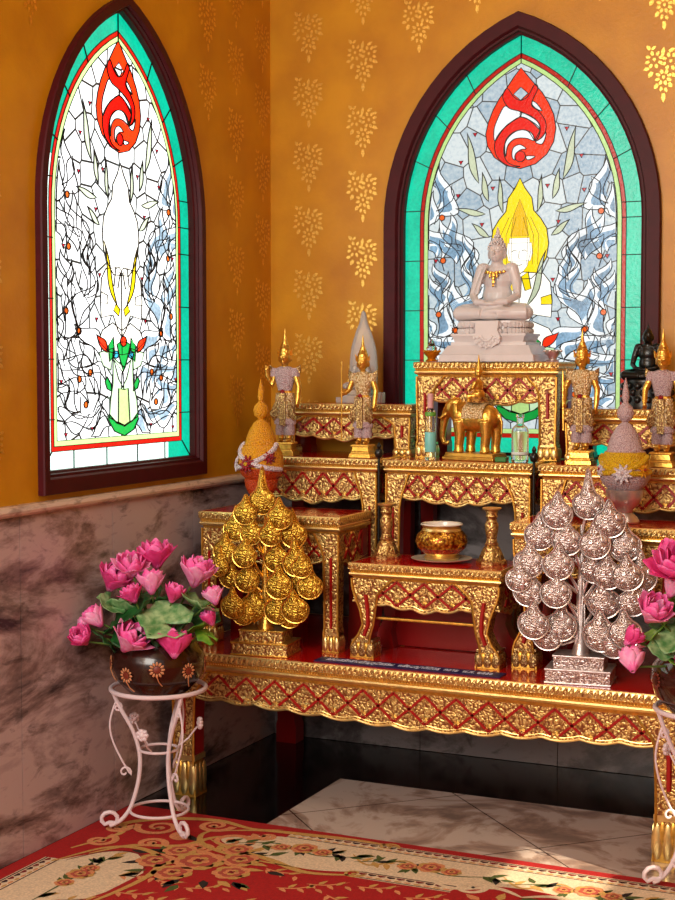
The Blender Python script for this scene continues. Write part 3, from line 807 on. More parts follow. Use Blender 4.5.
altar_table('tall gilded throne table at the top carrying the white seated statue', .735, 1.278, -.300, -.075, 1.1605, 1.508, .055, .105, 'straight', .062, .085, 3, .05)
altar_table('low gilded table on the upper tier carrying the black seated statue', 1.290, 1.815, -.285, -.07, 1.1585, 1.345, .052, .085, 'straight', .062, .080, 3, .03)

# navy dedication strip lying on the long table
rt = empty('dedication_strip', (.945, -.868, Z0+.001), 'narrow navy blue strip with white Thai lettering on the front edge of the long table', 'sign')
mb = MB(); mb.box(-.325, .325, -.034, .034, 0, .003); mb.build('strip', plain('navy_card', '#14104e', .5), rt)
cu = bpy.data.curves.new('t', 'FONT'); cu.body = 'คณะศรัทธาเจริญภูมิธรรม  พร้อมญาติมิตร  ถวาย  พ.ศ. ๒๕๕๖'; cu.size = .046; cu.align_x = 'CENTER'; cu.align_y = 'CENTER'; cu.extrude = .0006
to = bpy.data.objects.new('t', cu); COL.objects.link(to)
dg = bpy.context.evaluated_depsgraph_get(); dg.update()
me = bpy.data.meshes.new_from_object(to.evaluated_get(dg)); bpy.data.objects.remove(to)
xs = [v.co.x for v in me.vertices]
if xs:
    kx = .58/(max(xs)-min(xs))
    for v in me.vertices: v.co.x *= kx; v.co.y *= 1.; v.co.z += .0038
me.name = 'lettering'; me.materials.clear(); me.materials.append(plain('white_lettering', '#e6e4f4', .6))
lo = bpy.data.objects.new('lettering', me); COL.objects.link(lo); lo.parent = rt

# dark finial posts in the joints of the middle tier
for x, lab in ((.670, 'slender black post with a round knob between the left and central middle tables'), (1.243, 'slender black post with a round knob between the central and right middle tables')):
    mb = MB(); mb.lathe([(.0048, 0), (.0045, .655), (.012, .660), (.016, .672), (.013, .684), (.006, .690), (.009, .698), (.004, .708), (.001, .712)], n=12)
    o = mb.build('finial_post', M['black_resin'], smooth=True, loc=(x, -.4665, Z0)); tag(o, lab, 'post', 'black finial posts')

# ------------------------------------------------------------------ bodhi trees of gold and silver
def bodhi_leaf(r, tip, seed):
    """puffed heart-shaped leaf with a drawn-out tip: body at the origin, tip upwards, face towards -y"""
    mb = MB(); rnd = random.Random(seed); lean = rnd.uniform(-.12, .12)
    n = 36; out = []
    for i in range(n):
        a = -pi/2+2*pi*i/n
        x, z = r*math.cos(a), r*.98*math.sin(a)
        if z > 0:
            t = z/r
            x *= (1-.45*t**3)
            z = r*(t*.93+max(0, (t-.72)/.28)**2*(tip/r-.93)); x += lean*r*t**3
            if t > .72: x *= 1-.55*(t-.72)/.28*(1-(t-.72)/.28)
        out.append((x, z))
    R = []
    for s, dep in ((1., 0.), (.97, .2), (.86, .52), (.66, .80), (.4, .95), (.12, 1.)):
        R.append([(x*s, -dep*r*.42, z*s if z < r*.5 else r*.5*s+(z-r*.5)*s) for x, z in out])
    back = [[(x, -y*.6, z) for x, y, z in q] for q in R[::-1]]
    mb.rings(back+R[1:], 0)
    # raised rim wire
    mb.tube([(x*.985, -.002-r*.10, z*.985) for x, z in out], r*.055, 5, 1, closed=True)
    return mb
def bodhi(label, loc, leaves, metal, scroll, base_m, seed, tk, face, s=1/1220.):
    root = empty('bodhi_tree', loc, label, 'ornament')
    mb = MB(); mb.box(-.100, .100, -.070, .070, 0, .045, 0); mb.box(-.078, .078, -.052, .052, .045, .085, 0)
    mb.box(-.103, .103, -.073, .073, .040, .046, 1); mb.box(-.081, .081, -.055, .055, .080, .086, 1); mb.box(-.103, .103, -.073, .073, 0, .006, 1)
    mb.build('plinth', [base_m, metal], root, bevel=.0015)
    top = .086
    hz = max(z for _, z, *_ in leaves)*s*.86
    mb = MB(); mb.tube([(0, 0, top-.004), (.002, 0, top+.05), (-.003, 0, top+.16), (.002, 0, top+.30), (0, 0, top+hz)], [.030, .017, .013, .011, .006], 10)
    for i in range(7): mb.tube([(.018*math.cos(i*.9), .016*math.sin(i*.9), top-.002), (.013*math.cos(i*.9+.3), .013*math.sin(i*.9+.3), top+.07), (.010*math.cos(i*.9+.8), .010*math.sin(i*.9+.8), top+.18)], [.008, .005, .003], 6)
    tr = mb.build('trunk', metal, root, smooth=True)
    for i, (x, z, r, *rest) in enumerate(leaves):
        x, z, r = x*s, z*s, r*s; tp = rest[0]*s if rest else r*1.6
        lay = (i % 3)
        y = -.016-.014*lay if abs(x) > .03 or z > .3 else -.02
        b = MB(); zb = top+max(.05, z-.10)
        b.tube([(0, 0, zb), (x*.55, y*.5, top+z-.03), (x, y*.8, top+z-r*.2)], [.006, .0045, .003], 6)
        b.build('branch', metal, tr, smooth=True)
        lf = bodhi_leaf(r, tp, seed+i).build('leaf', [scroll, metal], root, smooth=50)
        lf.location = (x, y, top+z)
        rx = x/ .2
        lf.rotation_euler = (random.Random(seed+i*7).uniform(-.12, .12), -(.10*rx), .12*rx)
    root.rotation_euler = (0, 0, face)
    return root
gl = [(-5, 535, 52, 150), (-75, 485, 46), (85, 475, 48), (-125, 415, 48, 100), (-48, 400, 44), (42, 400, 44), (132, 400, 50, 110), (-165, 322, 48), (-72, 310, 48), (57, 295, 50), (150, 285, 52, 120), (178, 270, 40, 90),
      (-150, 212, 44, 90), (-68, 205, 48), (80, 190, 52), (158, 195, 42), (208, 190, 48, 110), (-125, 95, 48), (-50, 90, 52), (68, 85, 52), (150, 95, 52), (112, 60, 46, 60), (-85, 62, 44, 60), (-188, 260, 40, 90)]
gl = [(x, z, r*1.14, *[w*1.08 for w in q]) for x, z, r, *q in gl]
bodhi('golden leaf tree on a stepped plinth, left on the long table', (.408, -.838, Z0+.0005), gl, M['gold_statue'], M['gold_scroll'], M['gold_carved'], 11, 1, math.radians(7))
sl = [(18, 375, 37, 100), (-57, 350, 37), (73, 335, 37), (-102, 295, 37), (-32, 285, 36), (38, 280, 36), (108, 275, 38), (-127, 225, 37), (-52, 225, 37), (33, 215, 34), (68, 205, 36), (118, 205, 36), (148, 200, 36, 80),
      (-127, 155, 38), (-57, 155, 37), (58, 135, 40), (128, 140, 35), (-112, 75, 38), (-47, 70, 38), (53, 55, 42), (113, 65, 38), (-80, 45, 38, 50), (85, 35, 36, 50), (-150, 185, 32, 70), (150, 140, 32, 70)]
sl = [(x*1.53, z*1.53, r*1.62, *[q*1.53 for q in qq]) for x, z, r, *qq in sl]
bodhi('silver leaf tree on a stepped plinth, right on the long table', (1.510, -.828, Z0+.0005), sl, M['silver'], M['silver_scroll'], M['silver_carved'], 40, 1, math.radians(7))

# ------------------------------------------------------------------ flower offerings on footed bowls
def rosette(mb, c, r, n, mi_p, mi_c, nrm):
    nv = Vector(nrm).normalized(); u = nv.orthogonal().normalized(); w = nv.cross(u); c = Vector(c)
    for ring, (rr, l) in enumerate(((r*.62, r*.42), (r*.32, r*.34))):
        for i in range(n):
            a = 2*pi*(i+.5*ring)/n; d = u*math.cos(a)+w*math.sin(a); t = nv.cross(d)
            rot = Matrix((d, t, nv)).transposed()
            mb.ell(tuple(c+d*rr+nv*(r*.14*ring)), (l, r*.16, r*.16), rot, 8, mi_p)
    mb.ell(tuple(c+nv*r*.18), r*.26, None, 8, mi_c)
def offering(label, loc, k, cols, bowl_m, bowl_lab, bands):
    root = empty('flower_offering', loc, label, 'offering')
    mb = MB(); mb.lathe([(.048*k, 0), (.05*k, .006), (.042*k, .02), (.026*k, .034), (.03*k, .046), (.046*k, .058), (.058*k, .082), (.062*k, .108), (.058*k, .110), (.02, .109)], n=28)
    mb.build('footed_bowl', bowl_m, root, smooth=40)
    z = .105
    mb = MB(); mb.lathe([(.05*k, z), (.072*k, z+.02), (.083*k, z+.045), (.083*k, z+.075), (.077*k, z+.10), (.066*k, z+.125), (.03, z+.14)], n=32, mids=cols['body'])
    mb.build('flower_dome', [M[q] for q in cols['mats']], root, smooth=True)
    mb = MB(); mb.lathe([(.058*k, z+.10), (.059*k, z+.125), (.055*k, z+.15), (.044*k, z+.178), (.028*k, z+.205), (.012*k, z+.218), (.010, z+.221), (.024*k, z+.232), (.028*k, z+.250), (.023*k, z+.268), (.011*k, z+.280), (.008, z+.284), (.012*k, z+.298), (.010*k, z+.320), (.005, z+.345), (.001, z+.362)], n=24)
    mb.build('spire', M[cols['spire']], root, smooth=True)
    # slanting band and rosettes
    if bands:
        for sg, tilt, m_ in bands:
            mb = MB(); pts = []
            for i in range(25):
                a = -pi/2+sg*(-1.5+3.0*i/24); zz = z+.085+tilt*(i-12)/24*.10-.02*math.cos((i-12)/12*1.6)
                t = (zz-z-.05)/.11; rr = .084*k*math.sqrt(max(.2, 1-max(0, t)**2*.75))
                pts.append((rr*math.cos(a), rr*math.sin(a), zz))
            mb.tube(pts, .0095*k, 8); mb.build('garland', M[m_], root, smooth=True)
    for a, zz, r, mp, mc in cols['ros']:
        t = (zz-.05)/.11; rr = .088*k*math.sqrt(max(.2, 1-max(0, t)**2*.75))
        d = (math.cos(a), math.sin(a), .15)
        ms = MB(); rosette(ms, (rr*d[0], rr*d[1], z+zz), r*k, 9, 0, 1, d); ms.build('rosette', [M[mp], M[mc]], root, smooth=True)
    return root
H_ = -pi/2
offering('orange and white beaded flower offering with a golden spire, on the left side table', (.272, -.610, .979), .98,
         dict(body=[0, 0, 1, 1, 1, 1], mats=['orange_red_beads', 'orange_beads', 'white_beads'], spire='orange_beads',
              ros=[(H_-.15, .062, .034, 'red_beads', 'yellow_beads'), (H_+.85, .085, .026, 'red_beads', 'red_beads'), (H_-1.1, .06, .03, 'white_beads', 'red_beads')]),
         M['orange_red_beads'], '', [(1, .9, 'white_beads'), (-1, .9, 'white_beads')])
offering('lilac beaded flower offering in a silver footed bowl, on the right side table', (1.590, -.610, .989), .98,
         dict(body=[0, 0, 0, 1, 1, 0], mats=['lilac_beads', 'yellow_beads'], spire='lilac_beads',
              ros=[(H_+.15, .058, .034, 'white_beads', 'lilac_beads'), (H_-.85, .07, .026, 'white_beads', 'red_beads'), (H_+1.0, .07, .026, 'orange_beads', 'red_beads')]),
         M['silver'], '', [(1, -.5, 'yellow_beads'), (-1, -.5, 'yellow_beads')])
# ------------------------------------------------------------------ standing crowned deities
def deity(label, loc, k, rz, pose):
    root = empty('deity_statue', loc, label, 'statue', 'standing deities on the middle tier', rz)
    def S(p): return tuple(q*k for q in p)
    mb = MB()
    for a, z0, z1 in ((.046, 0, .016), (.040, .016, .024), (.036, .024, .044), (.040, .044, .052)):
        mb.box(-a*k, a*k, -a*.85*k, a*.85*k, z0*k, z1*k, taper=.003*k)
    mb.build('pedestal', M['gold_carved' if pose == 9 else 'gold_statue'], root, bevel=.0015)
    b = MB()
    for sx in (-1, 1):
        b.ell(S((sx*.016, -.012, .058)), S((.010, .022, .008)), n=10)
        b.tube([S((sx*.016, 0, .056)), S((sx*.016, 0, .10)), S((sx*.018, .0, .16)), S((sx*.018, 0, .22))], [q*k for q in (.010, .013, .016, .02)], 10)
        b.ell(S((sx*.034, 0, .316)), S((.017, .016, .015)), n=10)
    b.ell(S((0, 0, .225)), S((.034, .024, .03)), n=14); b.ell(S((0, 0, .262)), S((.026, .019, .03)), n=14); b.ell(S((0, 0, .300)), S((.038, .024, .03)), n=14)
    b.tube([S((0, 0, .315)), S((0, -.002, .345))], [.013*k, .011*k], 10)
    b.ell(S((0, -.004, .368)), S((.0225, .023, .029)), n=16); b.ell(S((0, -.014, .353)), S((.013, .013, .012)), n=10)
    b.ell(S((0, -.0285, .364)), S((.0036, .006, .007)), n=8); b.ell(S((0, -.0265, .353)), S((.006, .004, .0024)), n=8)
    for sx in (-1, 1): b.ell(S((sx*.009, -.0245, .371)), S((.006, .004, .0025)), n=8)
    for sx in (-1, 1): b.ell(S((sx*.0235, .002, .364)), S((.004, .006, .013)), n=8)
    def arm(P, r=(.0135, .011, .0095, .008)):
        b.tube([S(p) for p in P], [q*k for q in r[:len(P)]], 10)
    def hand(p, d):
        b.ell(S(p), S((.008, .009, .011)), n=8)
        for i in range(4): b.tube([S((p[0]+(i-1.5)*.0035, p[1], p[2])), S((p[0]+(i-1.5)*.0045+d[0]*.018, p[1]+d[1]*.018, p[2]+d[2]*(.018-.002*abs(i-1.3))))], [.0026*k, .0018*k], 6)
        b.tube([S(p), S((p[0]+(.010 if p[0] < 0 else -.010), p[1]-.003, p[2]+d[2]*.006))], [.003*k, .002*k], 6)
    if pose == 1:
        arm([(-.038, 0, .315), (-.052, -.004, .262), (-.066, -.014, .300), (-.066, -.018, .318)]); hand((-.067, -.02, .324), (0, 0, 1))
    elif pose == 2:
        arm([(-.038, 0, .315), (-.056, -.006, .265), (-.066, -.022, .252), (-.072, -.026, .25)]); hand((-.074, -.027, .25), (0, -.6, .3))
    else:
        arm([(-.038, 0, .315), (-.060, -.002, .268), (-.060, -.014, .228), (-.058, -.018, .222)]); hand((-.058, -.018, .214), (0, 0, -1))
    arm([(.038, 0, .315), (.055, 0, .262), (.054, -.010, .212), (.053, -.013, .203)]); hand((.053, -.014, .196), (0, 0, -1))
    b.fuse('body', M['gold_statue'], root, voxel=.0022*k/1., it=2)
    # clothes: flared skirt, sash, vest, shoulder points
    g = MB()
    g.lathe([(.036*k, .236*k), (.038*k, .215*k), (.040*k, .17*k), (.036*k, .14*k), (.043*k, .128*k), (.041*k, .118*k), (.030*k, .120*k), (.028*k, .236*k)], n=22, sy=.72, mids=[0, 0, 0, 1, 1, 1, 0])
    g.box(-.012*k, .012*k, -.036*k, -.024*k, .115*k, .235*k, 2); g.ell(S((0, -.030, .240)), S((.010, .006, .010)), n=10, mi=3)
    for sx in (-1, 1):
        g.pyr([S((sx*.020, -.028, .22)), S((sx*.046, -.02, .17)), S((sx*.040, -.016, .13)), S((sx*.020, -.026, .15))], S((sx*.052, -.030, .16)), 2)
        g.lathe([(.019*k, 0), (.021*k, .02*k), (.018*k, .04*k)], c=S((sx*.017, 0, .078)), n=14, mi=1)
    g.build('skirt', [M['mosaic'], M['lilac_beads'], M['gold_pale'], M['red_beads']], root, smooth=40)
    g = MB()
    g.lathe([(.027*k, .245*k), (.031*k, .262*k), (.040*k, .295*k), (.042*k, .315*k), (.030*k, .331*k), (.016*k, .336*k)], n=22, sy=.70)
    for sx in (-1, 1):
        g.lathe([(.021*k, .298*k), (.020*k, .315*k), (.014*k, .330*k)], c=S((sx*.038, 0, 0)), n=12, sy=.9)
        g.pyr([S((sx*.040, -.012, .326)), S((sx*.060, -.006, .312)), S((sx*.060, .008, .312)), S((sx*.040, .012, .326))], S((sx*.062, 0, .343)), 1)
    g.build('vest', [M['lilac_beads'] if pose in (1, 4) else M['mosaic'], M['gold_pale']], root, smooth=40)
    c = MB()
    c.lathe([(.0232*k, .379*k), (.0245*k, .383*k), (.0232*k, .388*k), (.022*k, .392*k), (.0195*k, .400*k), (.0205*k, .403*k), (.0155*k, .411*k), (.0162*k, .414*k), (.011*k, .423*k), (.0115*k, .426*k), (.007*k, .434*k), (.0055*k, .446*k), (.0008*k, .478*k)], n=18)
    for sx in (-1, 1): c.pyr([S((sx*.024, -.006, .372)), S((sx*.031, -.002, .380)), S((sx*.025, .006, .392)), S((sx*.021, .002, .388))], S((sx*.031, -.004, .404)))
    c.build('crown', M['gold_statue'], root, smooth=40)
    if pose == 2:
        s = MB(); s.tube([S((-.076, -.034, .066)), S((-.076, -.034, .36))], .0028*k, 8); s.ell(S((-.076, -.034, .366)), S((.004, .004, .012)), n=8)
        s.build('staff', M['gold_statue'], root, smooth=True)
    if pose == 3:
        s = MB(); s.tube([S((-.060, -.022, .12)), S((-.062, -.024, .30)), S((-.063, -.024, .33))], [.004*k, .0045*k, .001*k], 8); s.build('sword', M['gold_statue'], root, smooth=True)
    return root
ZT = 1.1605
deity('crowned gold and lilac standing deity, furthest left, with its hand raised beside the wall', (.262, -.397, ZT), .985, .12, 1)
deity('crowned standing deity holding a tall thin staff, in front of the clear glass figure', (.572, -.385, ZT), .93, 0, 2)
deity('crowned standing deity with a sword, just right of the throne table', (1.388, -.395, ZT-.002), .965, 0, 3)
deity('crowned standing deity furthest right, in front of the black seated statue', (1.662, -.395, ZT-.002), .96, 0, 4)

# ------------------------------------------------------------------ seated figures
def seated(k, sharp=0, hand=True):
    """seated cross-legged figure, lap on z = 0, knees 0.17 either side for k = 1, 0.36 tall"""
    b = MB()
    def S(p): return tuple(q*k for q in p)
    b.ell(S((0, .01, .034)), S((.105, .062, .036)), n=20)
    for sx in (-1, 1):
        b.tube([S((sx*.05, .02, .040)), S((sx*.125, -.035, .034)), S((sx*.135, -.060, .030)), S((sx*.03, -.088, .028))], [q*k for q in (.038, .034, .030, .022)], 12)
        b.ell(S((sx*.130, -.048, .031)), S((.035, .034, .029)), n=12)
        b.tube([S((sx*.062, .004, .205)), S((sx*.082, .0, .150)), S((sx*.090, -.020, .098)), S((sx*.060, -.070, .074)), S((sx*.02, -.085, .070))], [q*k for q in (.024, .020, .017, .014, .011)], 12)
        b.ell(S((sx*.058, .004, .208)), S((.028, .026, .022)), n=12)
        b.ell(S((sx*.033, 0, .262)), S((.006, .009, .020)), n=8)
    b.ell(S((.03, -.092, .036)), S((.06, .018, .012)), n=12)
    b.ell(S((0, -.086, .066)), S((.034, .018, .009)), n=12)
    b.ell(S((0, .012, .100)), S((.060, .044, .066)), n=18); b.ell(S((0, -.06, .042)), S((.075, .036, .020)), n=14); b.ell(S((0, -.080, .024)), S((.07, .026, .022)), n=14); b.ell(S((0, .010, .165)), S((.062, .042, .056)), n=18); b.ell(S((0, .008, .200)), S((.058, .032, .026)), n=16)
    b.tube([S((0, .006, .205)), S((0, .0, .240))], [.026*k, .022*k], 12)
    b.ell(S((0, -.002, .270)), S((.034, .037, .042)), n=18); b.ell(S((0, -.016, .250)), S((.023, .022, .022)), n=12)
    b.ell(S((0, -.041, .266)), S((.0055, .010, .012)), n=8)
    b.ell(S((0, -.037, .2495)), S((.011, .006, .0035)), n=8)
    for sx in (-1, 1): b.ell(S((sx*.0145, -.034, .274)), S((.010, .006, .0040)), n=8)
    b.ell(S((0, .004, .300)), S((.024, .024, .020)), n=12)
    b.tube([S((0, .004, .305)), S((0, .004, .325)), S((0, .004, .36))], [.013*k, .009*k, .002*k], 10)
    return b
# white statue
rt = empty('buddha_statue', (1.012, -.195, 1.5085), 'white marble seated statue in meditation on the throne table before the window', 'statue')
mb = MB(); mb.box(-.180, .180, -.115, .115, 0, .026, taper=.006); mb.box(-.170, .170, -.108, .108, .026, .058, taper=.018); mb.build('base', M['marble_white'], rt, bevel=.002)
mb = MB()
mb.box(-.140, .140, -.085, .085, .058, .070); mb.box(-.128, .128, -.078, .078, .070, .092, taper=-.008); mb.box(-.14, .14, -.088, .088, .092, .100)
n = 40
def rrect(t, a, b_):
    an = 2*pi*t; c_, s_ = math.cos(an), math.sin(an)
    return (a*math.copysign(abs(c_)**.6, c_), b_*math.copysign(abs(s_)**.6, s_))
for (z0, z1, a, b_) in ((.100, .118, .126, .078), (.122, .140, .126, .078)):
    for i in range(n):
        x, y = rrect(i/n, a, b_); mb.ell((x, y, (z0+z1)/2), (.011, .011, .012), n=8)
mb.rings([[(*rrect(i/n, .124, .076), z) for i in range(n)] for z in (.100, .140)]); mb.rings([[(*rrect(i/n, .130, .082), z) for i in range(n)] for z in (.138, .146)])
mb.build('lotus_seat', M['marble_white'], rt, smooth=40)
mb = MB(); pts = [(-.045, .145), (-.04, .11), (-.052, .085), (-.046, .066), (-.026, .054), (0, .050), (.026, .054), (.046, .066), (.052, .085), (.04, .11), (.045, .145)]
mb.prism(pts, 'y', -.102, -.082)
for j in range(3):
    for i in range(7):
        a = pi+pi*(i+.5)/7; r = .018+.012*j; mb.ell((r*1.1*math.cos(a), -.103, .092+r*math.sin(a)), (.006, .004, .006), n=8)
mb.build('hanging_cloth', M['marble_white'], rt, smooth=40)
bd = seated(.92).fuse('body', M['marble_white'], rt, voxel=.0028, it=2); bd.location = (0, .012, .146)
mb = MB()
rr = random.Random(3)
for j in range(6):
    for i in range(14):
        th = .25+j*.24; a = 2*pi*(i+.5*(j % 2))/14
        x, y, z = .034*math.sin(th)*math.cos(a), .037*math.sin(th)*math.sin(a), .040*math.cos(th)
        if y < -.018 and z < .022: continue
        mb.ell((x, y, .272+z), .0052, n=6)
for j in range(3):
    for i in range(8):
        a = 2*pi*(i+.5*(j % 2))/8; r = .022-.006*j; mb.ell((r*math.cos(a), .004+r*math.sin(a), .305+.010*j), .0055, n=6)
mb.tube([(0, .004, .326), (.002, .004, .345), (0, .004, .362)], [.010, .007, .001], 8)
h = mb.build('hair', M['marble_white'], rt, smooth=True); h.location = (0, .012, .146); h.scale = (.94,)*3
mb = MB()
for i in range(7):
    t = (i-3)/3; x = t*.034
    mb.ell((x, -.044+.018*t*t, .186-.006*(1-abs(t))), (.007, .004, .006), n=8)
for i in range(4): mb.ell((.002, -.046-.001*i, .172-.012*i), (.009-.0014*i, .004, .007), n=8)
mb.ell((-.012, -.045, .172), (.004, .003, .012), n=8); mb.ell((.014, -.045, .172), (.004, .003, .012), n=8)
c = mb.build('brooch', M['gold_statue'], rt, smooth=True, loc=(0, .012, .137)); part(c, 'gold chest ornament')
mb = MB(); mb.sheet([[(-.048+.026*(j/4)-.004*i, -.038-.010*math.sin(pi*i/9)+.016*(1-j/4)**2, .195-.105*i/9+.004*j) for j in range(5)] for i in range(10)], thick=.003)
mb.build('robe_fold', M['marble_white'], rt, smooth=True, loc=(0, .012, .140))
# black statue on a base of carved heads
rt = empty('black_buddha_statue', (1.560, -.175, 1.3455), 'small black seated statue on a bulging base before the right side of the window', 'statue')
mb = MB(); mb.lathe([(.088, 0), (.09, .012), (.082, .03), (.084, .06), (.075, .082), (.082, .092), (.078, .1)], n=28, sy=.75)
for j, (z, m_) in enumerate(((.03, 14), (.055, 14), (.078, 14))):
    for i in range(m_):
        a = 2*pi*(i+.5*(j % 2))/m_; mb.ell((.083*math.cos(a), .063*math.sin(a), z), (.013, .011, .013), n=8)
mb.build('base', M['black_resin'], rt, smooth=60)
bd = seated(.56).fuse('body', M['black_resin'], rt, voxel=.003, it=2); bd.location = (0, .005, .098)
# clear glass figure
rt = empty('crystal_figure', (.470, -.172, 1.3525), 'clear glass seated figure with a tall halo on glass blocks, behind the staff-bearing deity', 'statue')
mb = MB(); mb.box(-.062, .062, -.034, .034, 0, .030); mb.box(-.052, .052, -.029, .029, .0305, .052); mb.build('base', M['crystal'], rt, bevel=.003)
for sx in (-1, 1):
    mb = MB(); mb.box(sx*.080-.016, sx*.080+.016, -.02, .012, 0, .032+.01*sx); mb.build('side_block', M['crystal'], rt, bevel=.003)
bd = seated(.40).fuse('body', M['crystal'], rt, voxel=.003, it=2); bd.location = (0, -.004, .0525)
mb = MB(); q = smoothpts([(-.048, .05), (-.052, .12), (-.046, .2), (-.028, .262), (-.012, .30), (0, .345), (.012, .30), (.028, .262), (.046, .2), (.052, .12), (.048, .05)], 4, closed=False)
mb.prism(q, 'y', .021, .030); mb.tube([(x, .0255, z) for x, z in q], .006, 8); mb.build('halo', M['crystal'], rt, smooth=40)

# ------------------------------------------------------------------ elephant with a rider
rt = empty('elephant_statue', (.990, -.345, ZT), 'golden elephant statue carrying a crowned rider, in the opening of the throne table', 'statue', rz=math.radians(-12))
mb = MB(); mb.box(-.105, .105, -.056, .056, 0, .012); mb.box(-.1, .1, -.051, .051, .012, .026, taper=.004); mb.build('base', M['gold_dark'], rt, bevel=.002)
b = MB()                                                     # faces -x
b.ell((.010, 0, .148), (.080, .046, .050), n=20); b.ell((.045, 0, .150), (.050, .045, .048), n=16); b.ell((-.045, 0, .152), (.045, .042, .046), n=16)
for x, y in ((-.052, -.024), (-.034, .026), (.056, -.025), (.070, .024)):
    b.tube([(x, y, .140), (x+.002, y, .085), (x-.002, y, .05), (x, y, .026)], [.026, .019, .0165, .018], 12); b.ell((x-.004, y, .031), (.020, .018, .008), n=10)
b.ell((-.092, 0, .182), (.034, .030, .036), n=16); b.ell((-.080, 0, .204), (.022, .024, .018), n=12); b.ell((-.060, 0, .175), (.036, .030, .034), n=12)
b.tube([(-.112, 0, .180), (-.128, 0, .145), (-.136, 0, .105), (-.138, 0, .075), (-.130, 0, .056), (-.116, 0, .056), (-.112, 0, .066)], [.020, .016, .0125, .010, .0085, .0075, .006], 12)
for sy in (-1, 1):
    b.tube([(-.112, sy*.018, .162), (-.132, sy*.024, .146), (-.148, sy*.024, .150)], [.0065, .005, .002], 8)
    b.ell((-.068, sy*.036, .170), (.022, .007, .034), Matrix.Rotation(sy*.35, 3, 'Z'), 12)
b.tube([(.096, 0, .165), (.108, 0, .13), (.106, 0, .09)], [.007, .005, .004], 8)
b.fuse('elephant', M['gold_statue'], rt, voxel=.0034, it=2)
mb = MB(); mb.sheet([[(-.03+.085*i/6, .050*math.sin(a), .150+.054*math.cos(a)) for a in [(-1.6+3.2*j/12) for j in range(13)]] for i in range(7)], thick=.004)
mb.build('saddle_cloth', M['mosaic'], rt, smooth=True)
mb = MB(); mb.lathe([(.034, 0), (.036, .006), (.028, .012), (.032, .02), (.0, .021)], c=(.012, 0, .203), n=20); mb.build('howdah', M['gold_carved'], rt, smooth=40)
b = MB(); b.ell((.012, 0, .232), (.022, .026, .020), n=14); b.ell((.012, 0, .262), (.015, .021, .026), n=14)
for sy in (-1, 1):
    b.tube([(.010, sy*.012, .228), (-.016, sy*.026, .226), (-.012, sy*.026, .205)], [.012, .010, .007], 8); b.tube([(.012, sy*.020, .278), (.006, sy*.030, .255), (-.014, sy*.020, .246)], [.008, .007, .005], 8)
b.tube([(.012, 0, .28), (.012, 0, .295)], .007, 8); b.ell((.011, 0, .304), (.0125, .0115, .015), n=12)
b.fuse('rider', M['gold_statue'], rt, voxel=.0024, it=2)
mb = MB(); mb.lathe([(.0135, .310), (.0145, .314), (.011, .322), (.0085, .332), (.005, .346), (.001, .372)], c=(.012, 0, 0), n=14); mb.build('rider_crown', M['gold_statue'], rt, smooth=40)

# ------------------------------------------------------------------ small vessels
rt = empty('incense_bowl', (.972, -.632, .8412), 'squat gold patterned bowl with a red band and white rim, on its saucer', 'bowl')
mb = MB(); mb.lathe([(.058, 0), (.060, .006), (.052, .014), (.062, .022), (.082, .040), (.090, .060), (.084, .082), (.068, .098), (.064, .106), (.070, .116), (.073, .118), (.070, .121), (.062, .119), (.060, .104), (.050, .06), (.0, .05)], n=36,
                    mids=[1, 1, 1, 2, 0, 0, 0, 1, 1, 3, 3, 3, 3, 3, 3])
mb.build('bowl', [beads('gold_diaper_enamel', '#dba53a', '#7a2c08', 95, .25, .75, .6, .002), M['gold'], beads('red_gold_enamel', '#d24a20', '#8e1208', 95, .25, .4), plain('white_porcelain', '#efe6da', .15, 0, Coat_Weight=.5)], rt, smooth=40)
mb = MB(); mb.lathe([(.055, 0), (.060, .003), (.092, .007), (.102, .0105), (.104, .0125), (.098, .0115), (.060, .008), (.0, .008)], n=36); o = mb.build('saucer', plain('cream_porcelain', '#e8d6b8', .2), smooth=50, loc=(.972, -.632, .8325))
tag(o, 'cream saucer under the squat gold bowl on the small middle table', 'saucer')
def candlestick(loc, label):
    rt = empty('candlestick', loc, label, 'candlestick')
    mb = MB(); mb.lathe([(.052, 0), (.053, .008), (.044, .014), (.038, .03), (.028, .052), (.02, .060)], n=8, ph=.39); mb.build('foot', M['gold_carved'], rt)
    mb = MB(); mb.lathe([(.020, .058), (.024, .064), (.019, .070), (.017, .085), (.022, .11), (.023, .13), (.017, .142), (.016, .150), (.021, .158), (.018, .164), (.022, .178)], n=20); mb.build('stem', M['gold_carved'], rt, smooth=50)
    mb = MB(); mb.lathe([(.022, .176), (.031, .182), (.032, .187), (.026, .187), (.012, .184), (.012, .180)], n=24); mb.build('drip_pan', M['gold'], rt, smooth=40)
candlestick((1.140, -.605, .8325), 'carved gold candlestick to the right of the squat gold bowl')
candlestick((.760, -.610, .8325), 'carved gold candlestick to the left of the squat gold bowl')
def cup(loc, label, m_, crystal):
    rt = empty('offering_cup', loc, label, 'cup')
    mb = MB(); mb.lathe([(.022, 0), (.023, .004), (.015, .010), (.016, .016), (.028, .028), (.030, .036), (.026, .041), (.022, .040), (.012, .026)], n=20)
    for i in range(8):
        a = 2*pi*i/8; mb.ell((.030*math.cos(a), .030*math.sin(a), .038), (.006, .006, .005), n=6)
    mb.build('cup_body', m_, rt, smooth=50)
    if crystal:
        mb = MB(); mb.lathe([(.018, .030), (.02, .05), (.014, .058), (.010, .07), (.003, .082)], n=12); mb.build('glass_bud', M['clear_glass'], rt, smooth=40)
        mb = MB(); mb.ell((0, 0, .060), .006, n=8); mb.build('amber_bead', plain('amber_glass', '#e89a1c', .2), rt, smooth=True)
cup((.785, -.245, 1.5085), 'small amber gold cup with a glass bud, left of the white statue', plain('amber_gold', '#d88a18', .2, .6), True)
